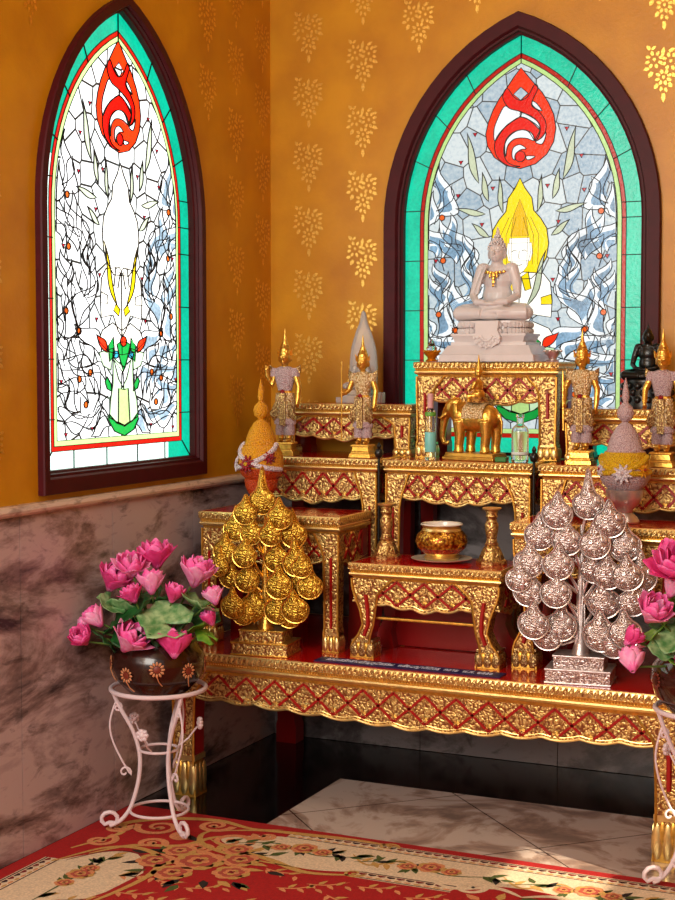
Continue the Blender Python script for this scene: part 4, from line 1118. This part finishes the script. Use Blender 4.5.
cup((1.232, -.215, 1.5085), 'small silver pink cup at the right end of the throne table', M['silver'], False)
def bottle(loc, r, h, label, parts):
    rt = empty('bottle', loc, label, 'bottle')
    mb = MB(); mb.lathe([(r*.92, 0), (r, .004), (r, h*.66), (r*.9, h*.72), (r*.42, h*.80), (r*.40, h*.93), (r*.48, h*.94), (r*.48, h), (r*.34, h), (r*.32, h*.8), (r*.8, h*.70), (r*.88, h*.64), (r*.88, .01), (0, .008)], n=24)
    mb.build('glass_body', M['clear_glass'], rt, smooth=40)
    for nm, z0, z1, rr, m_ in parts:
        mb = MB(); mb.lathe([(rr*r*.98, z0*h), (rr*r, z0*h+.001), (rr*r, z1*h-.001), (rr*r*.98, z1*h)], n=24); mb.build(nm, m_, rt, smooth=40)
bottle((.842, -.405, ZT), .020, .235, 'slim clear bottle with a pink neck and green band, beside the elephant trunk',
       [('label', .12, .42, 1.02, plain('aqua_paper', '#7fcfc8', .4)), ('neck_wrap', .74, 1.0, .55, plain('pink_paper', '#d8a0a0', .5)), ('green_band', .66, .72, 1.0, plain('green_paper', '#6aa83c', .5))])
bottle((1.172, -.400, ZT), .030, .165, 'clear glass bottle standing empty to the right of the elephant',
       [('paper_band', .16, .22, 1.02, plain('pale_paper', '#d8e0d8', .5))])
o = MB(); o.box(-.020, .020, -.010, .010, 0, .018); o = o.build('small_box', plain('green_box', '#2f7a34', .4), bevel=.003, loc=(1.112, -.425, ZT)); tag(o, 'tiny green box between the elephant base and the clear bottle', 'box')

# ------------------------------------------------------------------ pots of lotus on wire stands
M['pink'] = None
def petal_mat(name, tip, base):
    m = N(name); v = m.coord(); n1 = m.n('ShaderNodeTexNoise', i_Scale=55., i_Detail=2.); m.l(v, n1.inputs['Vector'])
    m.l(m.ramp(n1.outputs['Fac'], [(.3, hexc(base)), (.7, hexc(tip))]), m.b.inputs['Base Color']); m.set(Roughness=.55)
    m.b.inputs['Subsurface Weight'].default_value = .15; m.b.inputs['Subsurface Radius'].default_value = (.01, .003, .004)
    return m.m
PK = [petal_mat('pink_petal_silk', '#ff84c6', '#f452a6'), petal_mat('pale_pink_petal_silk', '#ffb6dc', '#f880be'), petal_mat('deep_pink_petal_silk', '#ee4c98', '#d42a76')]
def leaf_mat(name, a, b_):
    m = N(name); v = m.coord(); w = m.n('ShaderNodeTexNoise', i_Scale=40., i_Detail=3.); m.l(v, w.inputs['Vector'])
    m.l(m.ramp(w.outputs['Fac'], [(.35, hexc(a)), (.65, hexc(b_))]), m.b.inputs['Base Color']); m.set(Roughness=.4); return m.m
GR = [leaf_mat('dark_green_leaf', '#16401c', '#2c6a2e'), leaf_mat('pale_green_leaf', '#4f8a4c', '#a6c48c'), leaf_mat('yellow_green_leaf', '#4a8a1c', '#86b63c')]
M['stem_green'] = plain('stem_green', '#5d7a34', .5)
def bloom(r, openness, seed):
    """lotus bloom: nested cups of broad petals opening to +z, about radius r"""
    mb = MB(); rnd = random.Random(seed)
    for ring, (np_, rad0, open_, l, mi) in enumerate(((4, .16, .10, .85, 1), (5, .26, .30, 1.0, 0), (6, .34, .62, 1.05, 0), (7, .36, 1.0, 1.0, 1))):
        op = open_*(.26+.56*openness)
        for i in range(np_):
            a = 2*pi*(i+.5*(ring % 2))/np_+rnd.uniform(-.12, .12); ca, sa = math.cos(a), math.sin(a); o_ = op+rnd.uniform(-.07, .07)
            g = []
            for u in range(7):
                t = u/6
                wdt = r*(.62+.12*ring)*l*(math.sin(pi*(.10+.80*t))**.75)*(1 if t < .99 else .55)
                # profile of a cup: swells, then stands (closed) or leans out (open)
                rad = r*l*(.10+.62*math.sin(min(1., t*1.25)*pi/2)*(.62+.38*o_)+(o_-.30)*.85*t*t)
                zz = r*l*(-.52+1.55*t*(1-.42*o_*t))
                row = []
                for w in (-1, -.55, 0, .55, 1):
                    ang = a+w*min(.95, wdt*.5/max(rad, r*.22)); rr_ = rad*(1+.05*(1-w*w))
                    row.append((rr_*math.cos(ang), rr_*math.sin(ang), zz-.07*r*w*w*t))
                g.append(row)
            mb.sheet(g, mi, .0012)
    mb.lathe([(.03*r, -.50*r), (.2*r, -.40*r), (.16*r, -.1*r), (.0, .0)], n=10, mi=2)
    return mb
def lotus_leaf(r, cupd, seed):
    mb = MB(); rnd = random.Random(seed); g = []
    nu, nv = 7, 17
    for u in range(nu):
        t = .04+.96*u/(nu-1); row = []
        for v in range(nv):
            a = .35+(2*pi-.7)*v/(nv-1)
            rr_ = r*t*(1+.10*math.sin(5*a+seed)); z = r*(cupd*t*t+.10*t*math.sin(7*a+seed)*t+(.03 if v % 2 else -.02)*t)
            row.append((rr_*math.cos(a), rr_*math.sin(a), z))
        g.append(row)
    mb.sheet(g, 0, .0014)
    return mb
def pot_arrangement(loc, label, pr, ph, pot_mats, flowers, leaves, seed, sun):
    root = empty('potted_lotus', loc, label, 'potted flowers')
    mb = MB(); mb.lathe([(pr*.62, 0), (pr*.70, ph*.06), (pr*.90, ph*.26), (pr, ph*.52), (pr*.95, ph*.75), (pr*.80, ph*.90), (pr*.76, ph*.96), (pr*.82, ph), (pr*.80, ph*1.01), (pr*.70, ph*.97), (pr*.66, ph*.85), (0, ph*.83)], n=40)
    pot = mb.build('pot', pot_mats[0], root, smooth=50)
    if sun:
        for i, (a, t) in enumerate(((-1.05, .55), (-1.75, .42), (-.35, .48), (-2.45, .55), (.4, .5), (1.2, .55), (2.0, .5))):
            mb = MB(); rr_ = pr*1.0*math.sin(math.acos(min(.99, abs(t-.52)*1.0)))
            c = Vector((rr_*math.cos(a), rr_*math.sin(a), ph*t)); nv = Vector((math.cos(a), math.sin(a), (t-.5)*.8)).normalized()
            u = Vector((-math.sin(a), math.cos(a), 0)); w = nv.cross(u)
            for k in range(12):
                b_ = 2*pi*k/12; d = u*math.cos(b_)+w*math.sin(b_); e = nv.cross(d)
                mb.ell(tuple(c+d*.019-nv*.001), (.0068, .0040, .002), Matrix((d, e, nv)).transposed(), 8, 0)
            mb.ell(tuple(c), (.0125, .0125, .003), Matrix((u, w, nv)).transposed(), 10, 1)
            mb.tube([tuple(c-w*.022-nv*.002), tuple(c-w*.040+u*.006-nv*.008), tuple(c-w*.054+u*.016-nv*.018)], .0018, 6, 0)
            mb.build('painted_sunflower', [pot_mats[1], pot_mats[2]], pot, smooth=True)
    for i, (x, y, z, r, op, tx, ty) in enumerate(flowers):
        mb = MB(); mb.tube([(x*.15, y*.15, ph*.82), (x*.5, y*.5, ph*.85+(z-ph)*.55), (x*.95, y*.95, z-r*.2)], [.004, .0035, .003], 6); mb.build('stem', M['stem_green'], root, smooth=True)
        f = bloom(r, op, seed+i).build('flower', [PK[0] if i % 3 else PK[0], PK[1] if i % 2 else PK[2], GR[2]], root, smooth='all')
        f.location = (x, y, z); f.rotation_euler = (ty, tx, i*1.3)
    for i, (x, y, z, r, cup_, tx, ty, mi) in enumerate(leaves):
        mb = MB(); mb.tube([(x*.2, y*.2, ph*.82), (x*.6, y*.6, ph*.84+(z-ph)*.6), (x, y, z)], [.0035, .003, .0025], 6); mb.build('leaf_stem', M['stem_green'], root, smooth=True)
        f = lotus_leaf(r, cup_, seed*3+i).build('leaf', GR[mi], root, smooth='all')
        f.location = (x, y, z); f.rotation_euler = (ty, tx, -.8+i*.9)
    return root
R_ = (math.cos(math.radians(24.6)), math.sin(math.radians(24.6)))     # along the altar diagonal: bouquet's own left-right axis
def BQ(a, b_): return (a*R_[0]+b_*R_[1], a*R_[1]-b_*R_[0])     # (right, towards the front) -> local x, y
def fl(a, f, z, r, op, tx=None, ty=None):
    x, y = BQ(a, f)
    return (x, y, z, r, op, (x*2.6 if tx is None else tx), (-y*3.0+.15 if ty is None else ty))
def lf(a, f, z, r, c, mi, tx=None, ty=None):
    x, y = BQ(a, f); return (x, y, z, r, c, (x*3.2 if tx is None else tx), (-y*3.4+.25 if ty is None else ty), mi)
PX = 1/306.
def plant_stand(loc, label, h, rz, R):
    root = empty('plant_stand', loc, label, 'stand', None, rz)
    def ring(nm, z, r, t, flat=0):
        mb = MB(); mb.tube([(r*math.cos(2*pi*i/36), r*math.sin(2*pi*i/36), z) for i in range(36)], t, 8, closed=True); return mb.build(nm, M['white_metal'], root, smooth=True)
    ring('top_ring', h-.004, R, .0075); ring('middle_ring', h*.56, R*.40, .0045); ring('lower_ring', .060, R*.62, .0048)
    for k in range(3):
        a = 2*pi*k/3; ca, sa = math.cos(a), math.sin(a)
        def P(r, z): return (r*ca, r*sa, z)
        prof = [(R*.98, h-.008), (R*.78, h*.84), (R*.55, h*.70), (R*.42, h*.56), (R*.40, h*.44), (R*.46, h*.30), (R*.62, h*.14), (R*.86, h*.05), (R*1.05, .022)]
        curl = [(R*1.05+.026*math.sin(t)+.0, .034-.026*math.cos(t)*.85) for t in [pi*2*j/10 for j in range(1, 11)]]
        mb = MB(); mb.tube([P(*p) for p in smoothpts(prof, 4, False)]+[P(r, max(.0075, z)) for r, z in curl], .0068, 8); mb.build('leg', M['white_metal'], root, smooth=True)
        # S-scroll beside each leg
        sp = [(R*.86+.018*t*math.cos(2.6*pi*(1-t)+1.2), h*.86-.0+.018*t*math.sin(2.6*pi*(1-t)+1.2)) for t in [j/14 for j in range(2, 15)]]
        lowc = [(R*.72+.022*t*math.cos(-2.4*pi*(1-t)+3.6), h*.40+.022*t*math.sin(-2.4*pi*(1-t)+3.6)) for t in [j/14 for j in range(14, 1, -1)]]
        mid = smoothpts([sp[-1], (R*1.02, h*.76), (R*.98, h*.64), (R*.80, h*.50), lowc[0]], 5, False)
        mb = MB(); mb.tube([P(*p) for p in sp+mid[1:-1]+lowc], .0034, 6); mb.build('scroll', M['white_metal'], root, smooth=True)
    for k in range(3):
        a = 2*pi*k/3+pi/3*1.15; ca, sa = math.cos(a), math.sin(a)
        mb = MB(); mb.tube([(R*.40*ca, R*.40*sa, h*.57), (R*.62*ca, R*.62*sa, h*.62), (R*.82*ca, R*.82*sa, h*.70)], .003, 6)
        for q in range(7):
            b_ = 2*pi*q/7; mb.ell((R*.88*ca-sa*.013*math.cos(b_), R*.88*sa+ca*.013*math.cos(b_), h*.725+.013*math.sin(b_)), (.009, .009, .008), n=8)
        mb.ell((R*.88*ca, R*.88*sa, h*.725), (.012, .012, .012), n=10)
        mb.build('wire_flower', M['white_metal'], root, smooth=True)
    return root
plant_stand((.245, -1.275, .004), 'white scrolled wire plant stand on the carpet by the left marble wall', .462, math.radians(-30), .152)
plant_stand((1.942, -1.075, .004), 'white scrolled wire plant stand at the right edge, beside the gilded table leg', .515, math.radians(-30), .140)
def pxz(py): return 0
LF = []
for (cx, cy, r, f, op) in ((290, 85, 42, -.03, .75), (232, 108, 38, .01, .9), (187, 138, 40, .0, .9), (285, 142, 34, .05, .6), (243, 166, 27, .08, .8), (390, 125, 44, .0, .7), (340, 165, 27, .07, .5), (436, 176, 26, .03, .6),
                           (429, 226, 23, .06, .2), (157, 222, 31, .09, .35), (124, 268, 30, .09, .5), (240, 268, 42, .14, .95), (348, 282, 38, .14, .7), (122, 240, 18, .06, .3)):
    LF.append(fl((cx-296)/2.5*PX, f, .635+(292-cy)/2.5*PX-.452-.03, r/2.5*PX*1.22, op))
LL = []
for (cx, cy, r, f, c, mi) in ((245, 212, 46, .09, .25, 0), (325, 228, 52, .11, .2, 1), (392, 192, 42, .05, .3, 1), (184, 195, 30, .03, .3, 1), (176, 268, 32, .08, -.2, 0), (385, 245, 30, .08, -.1, 2), (300, 190, 40, .0, .2, 0), (210, 240, 40, .03, .1, 0), (420, 262, 24, .06, -.2, 2), (360, 215, 36, -.08, .2, 0), (250, 180, 40, -.09, .2, 0), (270, 262, 34, .12, .0, 0), (205, 205, 34, .02, .2, 1), (345, 250, 36, .10, .1, 0), (410, 225, 34, .02, .1, 0), (290, 235, 40, .06, .1, 0), (225, 270, 30, .06, -.1, 0)):
    LL.append(lf((cx-296)/2.5*PX, f, .635+(292-cy)/2.5*PX-.452-.03, r/2.5*PX*1.25, c, mi))
DB = plain('dark_brown_glazed_clay', '#2c1009', .22, 0, noise=.2, nscale=12, Coat_Weight=.4)
pot_arrangement((.245, -1.275, .452), 'dark brown pot with painted sunflowers full of pink lotus, on the left wire stand', .152, .178, [DB, plain('orange_petal_paint', '#c88458', .5), plain('brown_seed_paint', '#7a2c18', .5)], LF, LL, 5, True)
RF = []
for (cx, cy, r, f, op) in ((350, 185, 100, .10, .85), (235, 378, 72, .10, .6), (148, 490, 48, .09, .4), (150, 590, 58, .11, .35), (372, 572, 38, .13, .5), (440, 300, 80, .05, .7), (470, 460, 70, .06, .8), (330, 290, 46, .06, .5), (560, 350, 70, -.02, .7), (560, 540, 60, .05, .7), (520, 200, 70, -.03, .6), (225, 535, 34, .0, .3)):
    RF.append(fl((cx-505)/5*PX*1.0, f, .670+(640-cy)/5*PX-.500-.04, r/5*PX*1.3, op))
RL = []
for (cx, cy, r, f, c, mi) in ((250, 475, 60, .06, .2, 2), (330, 490, 70, .09, .2, 1), (270, 530, 50, .09, .1, 1), (330, 590, 45, .10, -.1, 2), (400, 430, 70, .0, .2, 0), (340, 345, 46, .0, .2, 2), (450, 560, 60, .10, .1, 0), (520, 470, 60, .02, .2, 0), (300, 420, 60, .02, .2, 0), (360, 540, 60, .06, .1, 0), (290, 560, 46, .05, .0, 2)):
    RL.append(lf((cx-490)/5*PX, f, .670+(640-cy)/5*PX-.500-.04, r/5*PX*1.3, c, mi))
DB2 = plain('dark_brown_lacquered_clay', '#38160d', .12, 0, noise=.25, nscale=10, Coat_Weight=.6)
pot_arrangement((1.942, -1.075, .506), 'glossy dark brown pot of pink lotus on the wire stand at the right edge', .157, .182, [DB2, plain('russet_petal_paint', '#7a2a18', .4), plain('russet_seed_paint', '#4a160c', .4)], RF, RL, 31, True)
# ------------------------------------------------------------------ carpet
def carpet():
    mb = MB(); rnd = random.Random(21)
    x0, x1, y1, y0 = .022, 4.0, -1.092, -4.6
    mb.box(x0, x1, y0, y1, .0002, .0030, 0)
    Zc = .0031; lift = [0]
    def Q(p, L): return (p[0], p[1], Zc+.00018*L)
    def poly(pts, mi, L=1):
        pts = [(min(x1, max(x0, x)), min(y1, max(y0, y))) for x, y in pts]
        mb.face([mb.v(Q(p, L)) for p in pts], mi)
    def rect(a, b, c, d, mi, L=1): poly([(a, c), (b, c), (b, d), (a, d)], mi, L)
    RED, CRM, DRK, GLD, PCH, GRN, ROS, DRED, BLK = range(9)
    # guard bands: u runs along the edge, v inwards from it
    def band(U, u0, u1, v0, v1, mi, L): poly([U(u0, v0), U(u1, v0), U(u1, v1), U(u0, v1)], mi, L)
    def guard(U, u0, u1, v, L=2):
        band(U, u0, u1, v, v+.058, CRM, L); band(U, u0, u1, v+.004, v+.010, DRK, L+1); band(U, u0, u1, v+.049, v+.054, DRK, L+1)
        n = int(abs(u1-u0)/.030); du = (u1-u0)/n
        for i in range(n):
            a = u0+du*i
            poly([U(a+du*.08, v+.014), U(a+du*.92, v+.014), U(a+du*.92, v+.022), U(a+du*.5, v+.030), U(a+du*.08, v+.022)], DRK if i % 2 else DRED, L+1)
            poly([U(a+du*.5+du*.42*math.cos(k*pi/3), v+.041+.0055*math.sin(k*pi/3)) for k in range(6)], PCH if i % 2 else GLD, L+1)
    def U1(u, v): return (u, y1-v)
    def U2(u, v): return (x0+v, u)
    # main border, back run (right of the corner cartouche) and left run (nearer than it)
    def scroll(c, r, turns, a0, w0, sgn, mi, L):
        pts = []
        n = 26
        for i in range(n+1):
            t = i/n; a = a0+sgn*2*pi*turns*t; rr = r*(1-.86*t); w = w0*(1-.55*t)
            pts.append(((c[0]+(rr+w)*math.cos(a), c[1]+(rr+w)*math.sin(a)), (c[0]+(rr-w)*math.cos(a), c[1]+(rr-w)*math.sin(a))))
        for p, q in zip(pts[:-1], pts[1:]): poly([p[0], q[0], q[1], p[1]], mi, L)
        e = pts[-1]; m = ((e[0][0]+e[1][0])/2, (e[0][1]+e[1][1])/2)
        poly([(m[0]+w0*1.3*math.cos(k*pi/4), m[1]+w0*1.3*math.sin(k*pi/4)) for k in range(8)], mi, L)
    def stroke(P, w, mi, L, taper=True):
        P = smoothpts(P, 6, False); n = len(P); V = []
        for i, p in enumerate(P):
            t = Vector(P[min(i+1, n-1)])-Vector(P[max(i-1, 0)]); t.normalize(); k = w*(math.sin(pi*(.08+.9*i/(n-1))) if taper else 1)
            V.append(((p[0]-t.y*k, p[1]+t.x*k), (p[0]+t.y*k, p[1]-t.x*k)))
        for a, b in zip(V[:-1], V[1:]): poly([a[0], b[0], b[1], a[1]], mi, L)
    def leaf(c, a, l, w, mi, L):
        ca, sa = math.cos(a), math.sin(a)
        poly([(c[0]+x*ca-y*sa, c[1]+x*sa+y*ca) for x, y in ((0, 0), (l*.3, w), (l*.65, w*.8), (l, 0), (l*.65, -w*.5), (l*.3, -w*.8))], mi, L)
    def rose(c, r, L):
        for rg, (k, rr, mi) in enumerate(((7, 1., PCH), (6, .68, ROS), (5, .42, PCH), (4, .2, DRED))):
            for i in range(k):
                a = 2*pi*(i+.5*rg)/k; m = (c[0]+r*rr*.55*math.cos(a), c[1]+r*rr*.55*math.sin(a))
                poly([(m[0]+r*rr*.46*math.cos(q*pi/4), m[1]+r*rr*.46*math.sin(q*pi/4)) for q in range(8)], mi if i % 3 else (GLD if mi == PCH else mi), L+rg*2+i % 2)
    def spray(c, a, s, L):
        for k in range(3):
            rose((c[0]+s*.30*(k-1)*math.cos(a), c[1]+s*.30*(k-1)*math.sin(a)+s*.07*(k % 2)), s*(.20 if k == 1 else .14), L+2)
        for k in range(18):
            d = rnd.uniform(-.9, .9); q = (c[0]+s*d*math.cos(a), c[1]+s*d*math.sin(a)); leaf(q, a+rnd.choice((-1, 1))*rnd.uniform(.4, 1.4), s*.26, s*.055, (GRN, GRN, BLK, GLD)[k % 4], L+1)
        stroke([(c[0]-s*1.0*math.cos(a)+0, c[1]-s*1.0*math.sin(a)-.02), (c[0]-s*.4*math.cos(a), c[1]-s*.4*math.sin(a)+.03), (c[0]+s*.3*math.cos(a), c[1]+s*.3*math.sin(a)-.03), (c[0]+s*math.cos(a), c[1]+s*math.sin(a)+.02)], s*.018, GRN, L)
    # back run
    ub = .66
    guard(U1, ub, x1, .040); guard(U1, ub+.34, x1, .285)
    band(U1, ub-.015, x1, .098, .285, CRM, 2)
    poly([U1(ub, .098), U1(ub-.02, .098)]+[U1(ub-.02-.16*math.sin(pi*i/14), .098+.187*i/14) for i in range(1, 14)]+[U1(ub-.02, .285), U1(ub, .285)], CRM, 1)
    poly([U1(ub+.0+.36*i/12, .283+.055*math.sin(pi*i/12)) for i in range(13)], CRM, 5)
    for v, s in ((.04, 1), (.30, -1)):
        stroke([U1(ub+.36, v+(.02 if s < 0 else 0)), U1(ub+.20, v+.035*-s+.03), U1(ub+.05, v+.01), U1(ub-.10, v+.03*s), U1(ub-.22, v+.09*s)], .013, GLD, 6)
        scroll(U1(ub+.33, v+.012), .035, 1.2, 0, .006, s, GLD, 6)
    stroke([U1(ub-.24, .12), U1(ub-.255, .19), U1(ub-.20, .27), U1(ub-.05, .325), U1(ub+.2, .34)], .010, GLD, 6)
    for i, u in enumerate((.76, 1.18, 1.66, 2.1, 2.6)): spray(U1(u, .19), .05, .23, 7)
    for i, u in enumerate((1.04, 1.52, 2.05)):
        stroke([U1(u-.12, .16), U1(u-.04, .23), U1(u+.05, .15), U1(u+.13, .22)], .006, GLD, 6)
        for k in range(6): leaf(U1(u-.12+.05*k, .19+.02*math.sin(k*2)), k*1.1, .05, .011, (GRN, GLD)[k % 2], 7)
    # second cartouche further right on the back run: red with cream scrolls
    poly([U1(1.50+.20*math.cos(k*pi/10), .335+.10*math.sin(k*pi/10)) for k in range(20)], RED, 8)
    for s in (-1, 1):
        scroll(U1(1.50+s*.16, .285), .055, 1.3, pi/2, .011, s, CRM, 11); stroke([U1(1.5, .30), U1(1.5+s*.09, .26), U1(1.5+s*.2, .31), U1(1.5+s*.30, .27)], .012, CRM, 10)
        for k in range(3): leaf(U1(1.5+s*.05*k, .33+.02*k), -.6*s+k, .06, .016, (GRN, GLD, PCH)[k], 12)
    # left run
    lb = -1.66
    guard(U2, lb, y0, .055); guard(U2, lb-.34, y0, .335)
    poly([U2(y0, .113), U2(lb, .113)]+[U2(lb+.15*math.sin(pi*i/14), .113+.29*i/14) for i in range(1, 15)]+[U2(lb-.18, .39), U2(lb-.34, .335), U2(y0, .335)], CRM, 2)
    stroke([U2(lb-.02, .10), U2(lb+.14, .17), U2(lb+.185, .27), U2(lb+.13, .38), U2(lb-.02, .43), U2(lb-.25, .40), U2(lb-.40, .35)], .012, GLD, 6)
    stroke([U2(lb+.0, .13), U2(lb+.11, .19), U2(lb+.145, .27), U2(lb+.10, .36), U2(lb-.04, .40)], .005, DRED, 6)
    for i, u in enumerate((-1.76, -2.2, -2.7)): spray(U2(u, .24), pi/2, .22, 7)
    # corner cartouche: red ground, gold scrolls, big roses
    for c, r, tn, a0, sg in (((.24, -1.27), .075, 1.4, pi, 1), ((.40, -1.18), .06, 1.4, .2, -1), ((.14, -1.46), .055, 1.3, pi/2, -1), ((.52, -1.30), .07, 1.3, 0, 1), ((.30, -1.42), .05, 1.2, 0, 1), ((.12, -1.33), .045, 1.2, 1, -1), ((.36, -1.32), .04, 1.2, 2, 1), ((.47, -1.40), .045, 1.2, 3, -1), ((.60, -1.21), .04, 1.2, 3, 1)):
        scroll(c, r, tn, a0, .013, sg, PCH, 5)
    stroke([(.10, -1.56), (.16, -1.38), (.12, -1.28), (.22, -1.18), (.38, -1.13), (.52, -1.16), (.62, -1.13)], .015, GLD, 4)
    stroke([(.18, -1.58), (.26, -1.46), (.40, -1.40), (.46, -1.28), (.60, -1.22)], .012, GLD, 4)
    for c, r in (((.52, -1.50), .085), ((.40, -1.55), .062), ((.63, -1.44), .062), ((.50, -1.62), .065), ((.66, -1.55), .06), ((.42, -1.44), .055), ((.58, -1.36), .05)): rose(c, r, 6)
    for k in range(34):
        a = rnd.uniform(0, 2*pi); r = rnd.uniform(.10, .21); leaf((.53+r*1.15*math.cos(a), -1.51+r*math.sin(a)), a+rnd.uniform(-.6, .6), .07, .016, (GRN, BLK, GLD, BLK)[k % 4], 5)
    # inner field: pale leafy sprigs on red
    for i in range(26):
        for j in range(9):
            c = (.40+.14*i+.07*(j % 2)+rnd.uniform(-.03, .03), -1.50-.105*j+rnd.uniform(-.03, .03)); a = rnd.uniform(-.6, .6)
            if c[0] < .78 and c[1] > -1.66: continue
            if c[1] > -1.47: continue
            stroke([(c[0]-.06*math.cos(a), c[1]-.06*math.sin(a)), c, (c[0]+.07*math.cos(a+.5), c[1]+.07*math.sin(a+.5))], .004, PCH, 2)
            for k in range(5): leaf((c[0]+(k-2)*.026*math.cos(a), c[1]+(k-2)*.026*math.sin(a)), a+(1.0 if k % 2 else -1.0), .042, .009, (PCH, GLD)[k % 2], 3)
    cols = ['#a80c0c', '#e2caa8', '#3a0c10', '#c89a52', '#d98e5c', '#4c5a24', '#b5503c', '#7a0a0e', '#221812']
    mats = [plain('carpet_pile_'+n, c, .9, 0, noise=.18, nscale=160, bump=.4, bscale=420) for n, c in zip(('red', 'cream', 'plum', 'gold', 'peach', 'olive', 'rose', 'crimson', 'black'), cols)]
    o = mb.build('carpet', mats, recalc=False)
    bm = bmesh.new(); bm.from_mesh(o.data)
    for f in bm.faces:
        if f.normal.z < -.5 and f.calc_center_median().z > .0025: f.normal_flip()
    bm.to_mesh(o.data); bm.free()
    tag(o, 'red carpet with cream floral borders and gold scrolls covering the front of the floor', 'carpet')
carpet()

# ------------------------------------------------------------------ daylight, added fill lamps, camera
w = bpy.data.worlds.new('daylight'); sc.world = w; w.use_nodes = True
bg = w.node_tree.nodes['Background']; bg.inputs['Color'].default_value = (1., .93, .85, 1); bg.inputs['Strength'].default_value = WORLD
def area(name, loc, target, sx, sy, power, col):
    l = bpy.data.lights.new(name, 'AREA'); l.shape = 'RECTANGLE'; l.size = sx; l.size_y = sy; l.energy = power; l.color = col
    o = bpy.data.objects.new(name, l); COL.objects.link(o); o.location = loc
    o.rotation_euler = (Vector(target)-Vector(loc)).to_track_quat('-Z', 'Y').to_euler(); return o
su = bpy.data.lights.new('low_sun', 'SUN'); su.energy = SUN; su.color = (1., .84, .62); su.angle = math.radians(.53)
so = bpy.data.objects.new('low_sun', su); COL.objects.link(so); so.location = (6, -2.6, 2.4); so.rotation_euler = Vector((-3.1, 1.0, -1.62)).to_track_quat('-Z', 'Y').to_euler()
for nm, loc, tg, sx, sy, p, c in LAMPS: area(nm, loc, tg, sx, sy, p, c)
for nm, loc, tg, ang, bl, p, c in SPOTS:
    l = bpy.data.lights.new(nm, 'SPOT'); l.energy = p; l.color = c; l.spot_size = math.radians(ang); l.spot_blend = bl; l.shadow_soft_size = .03
    o = bpy.data.objects.new(nm, l); COL.objects.link(o); o.location = loc; o.rotation_euler = (Vector(tg)-Vector(loc)).to_track_quat('-Z', 'Y').to_euler()
cam = bpy.data.cameras.new('camera'); co = bpy.data.objects.new('camera', cam); COL.objects.link(co)
cam.sensor_fit = 'VERTICAL'; cam.sensor_height = 24; cam.lens = 1480/900*24; cam.clip_start = .05
co.location = (2.7266, -5.3130, 1.5)
co.rotation_euler = (math.radians(90)-math.atan(86/1480), 0, math.radians(24.6))
sc.camera = co
sc.view_settings.view_transform = 'Standard'; sc.view_settings.look = 'None'; sc.view_settings.gamma = 1; sc.view_settings.use_curve_mapping = False
sc.view_settings.exposure = EXPO
sc.cycles.use_denoising = True
sc.cycles.max_bounces = 10; sc.cycles.diffuse_bounces = 4; sc.cycles.glossy_bounces = 4; sc.cycles.transmission_bounces = 8; sc.cycles.transparent_max_bounces = 8
sc.cycles.sample_clamp_indirect = 6; sc.cycles.caustics_reflective = False; sc.cycles.caustics_refractive = False
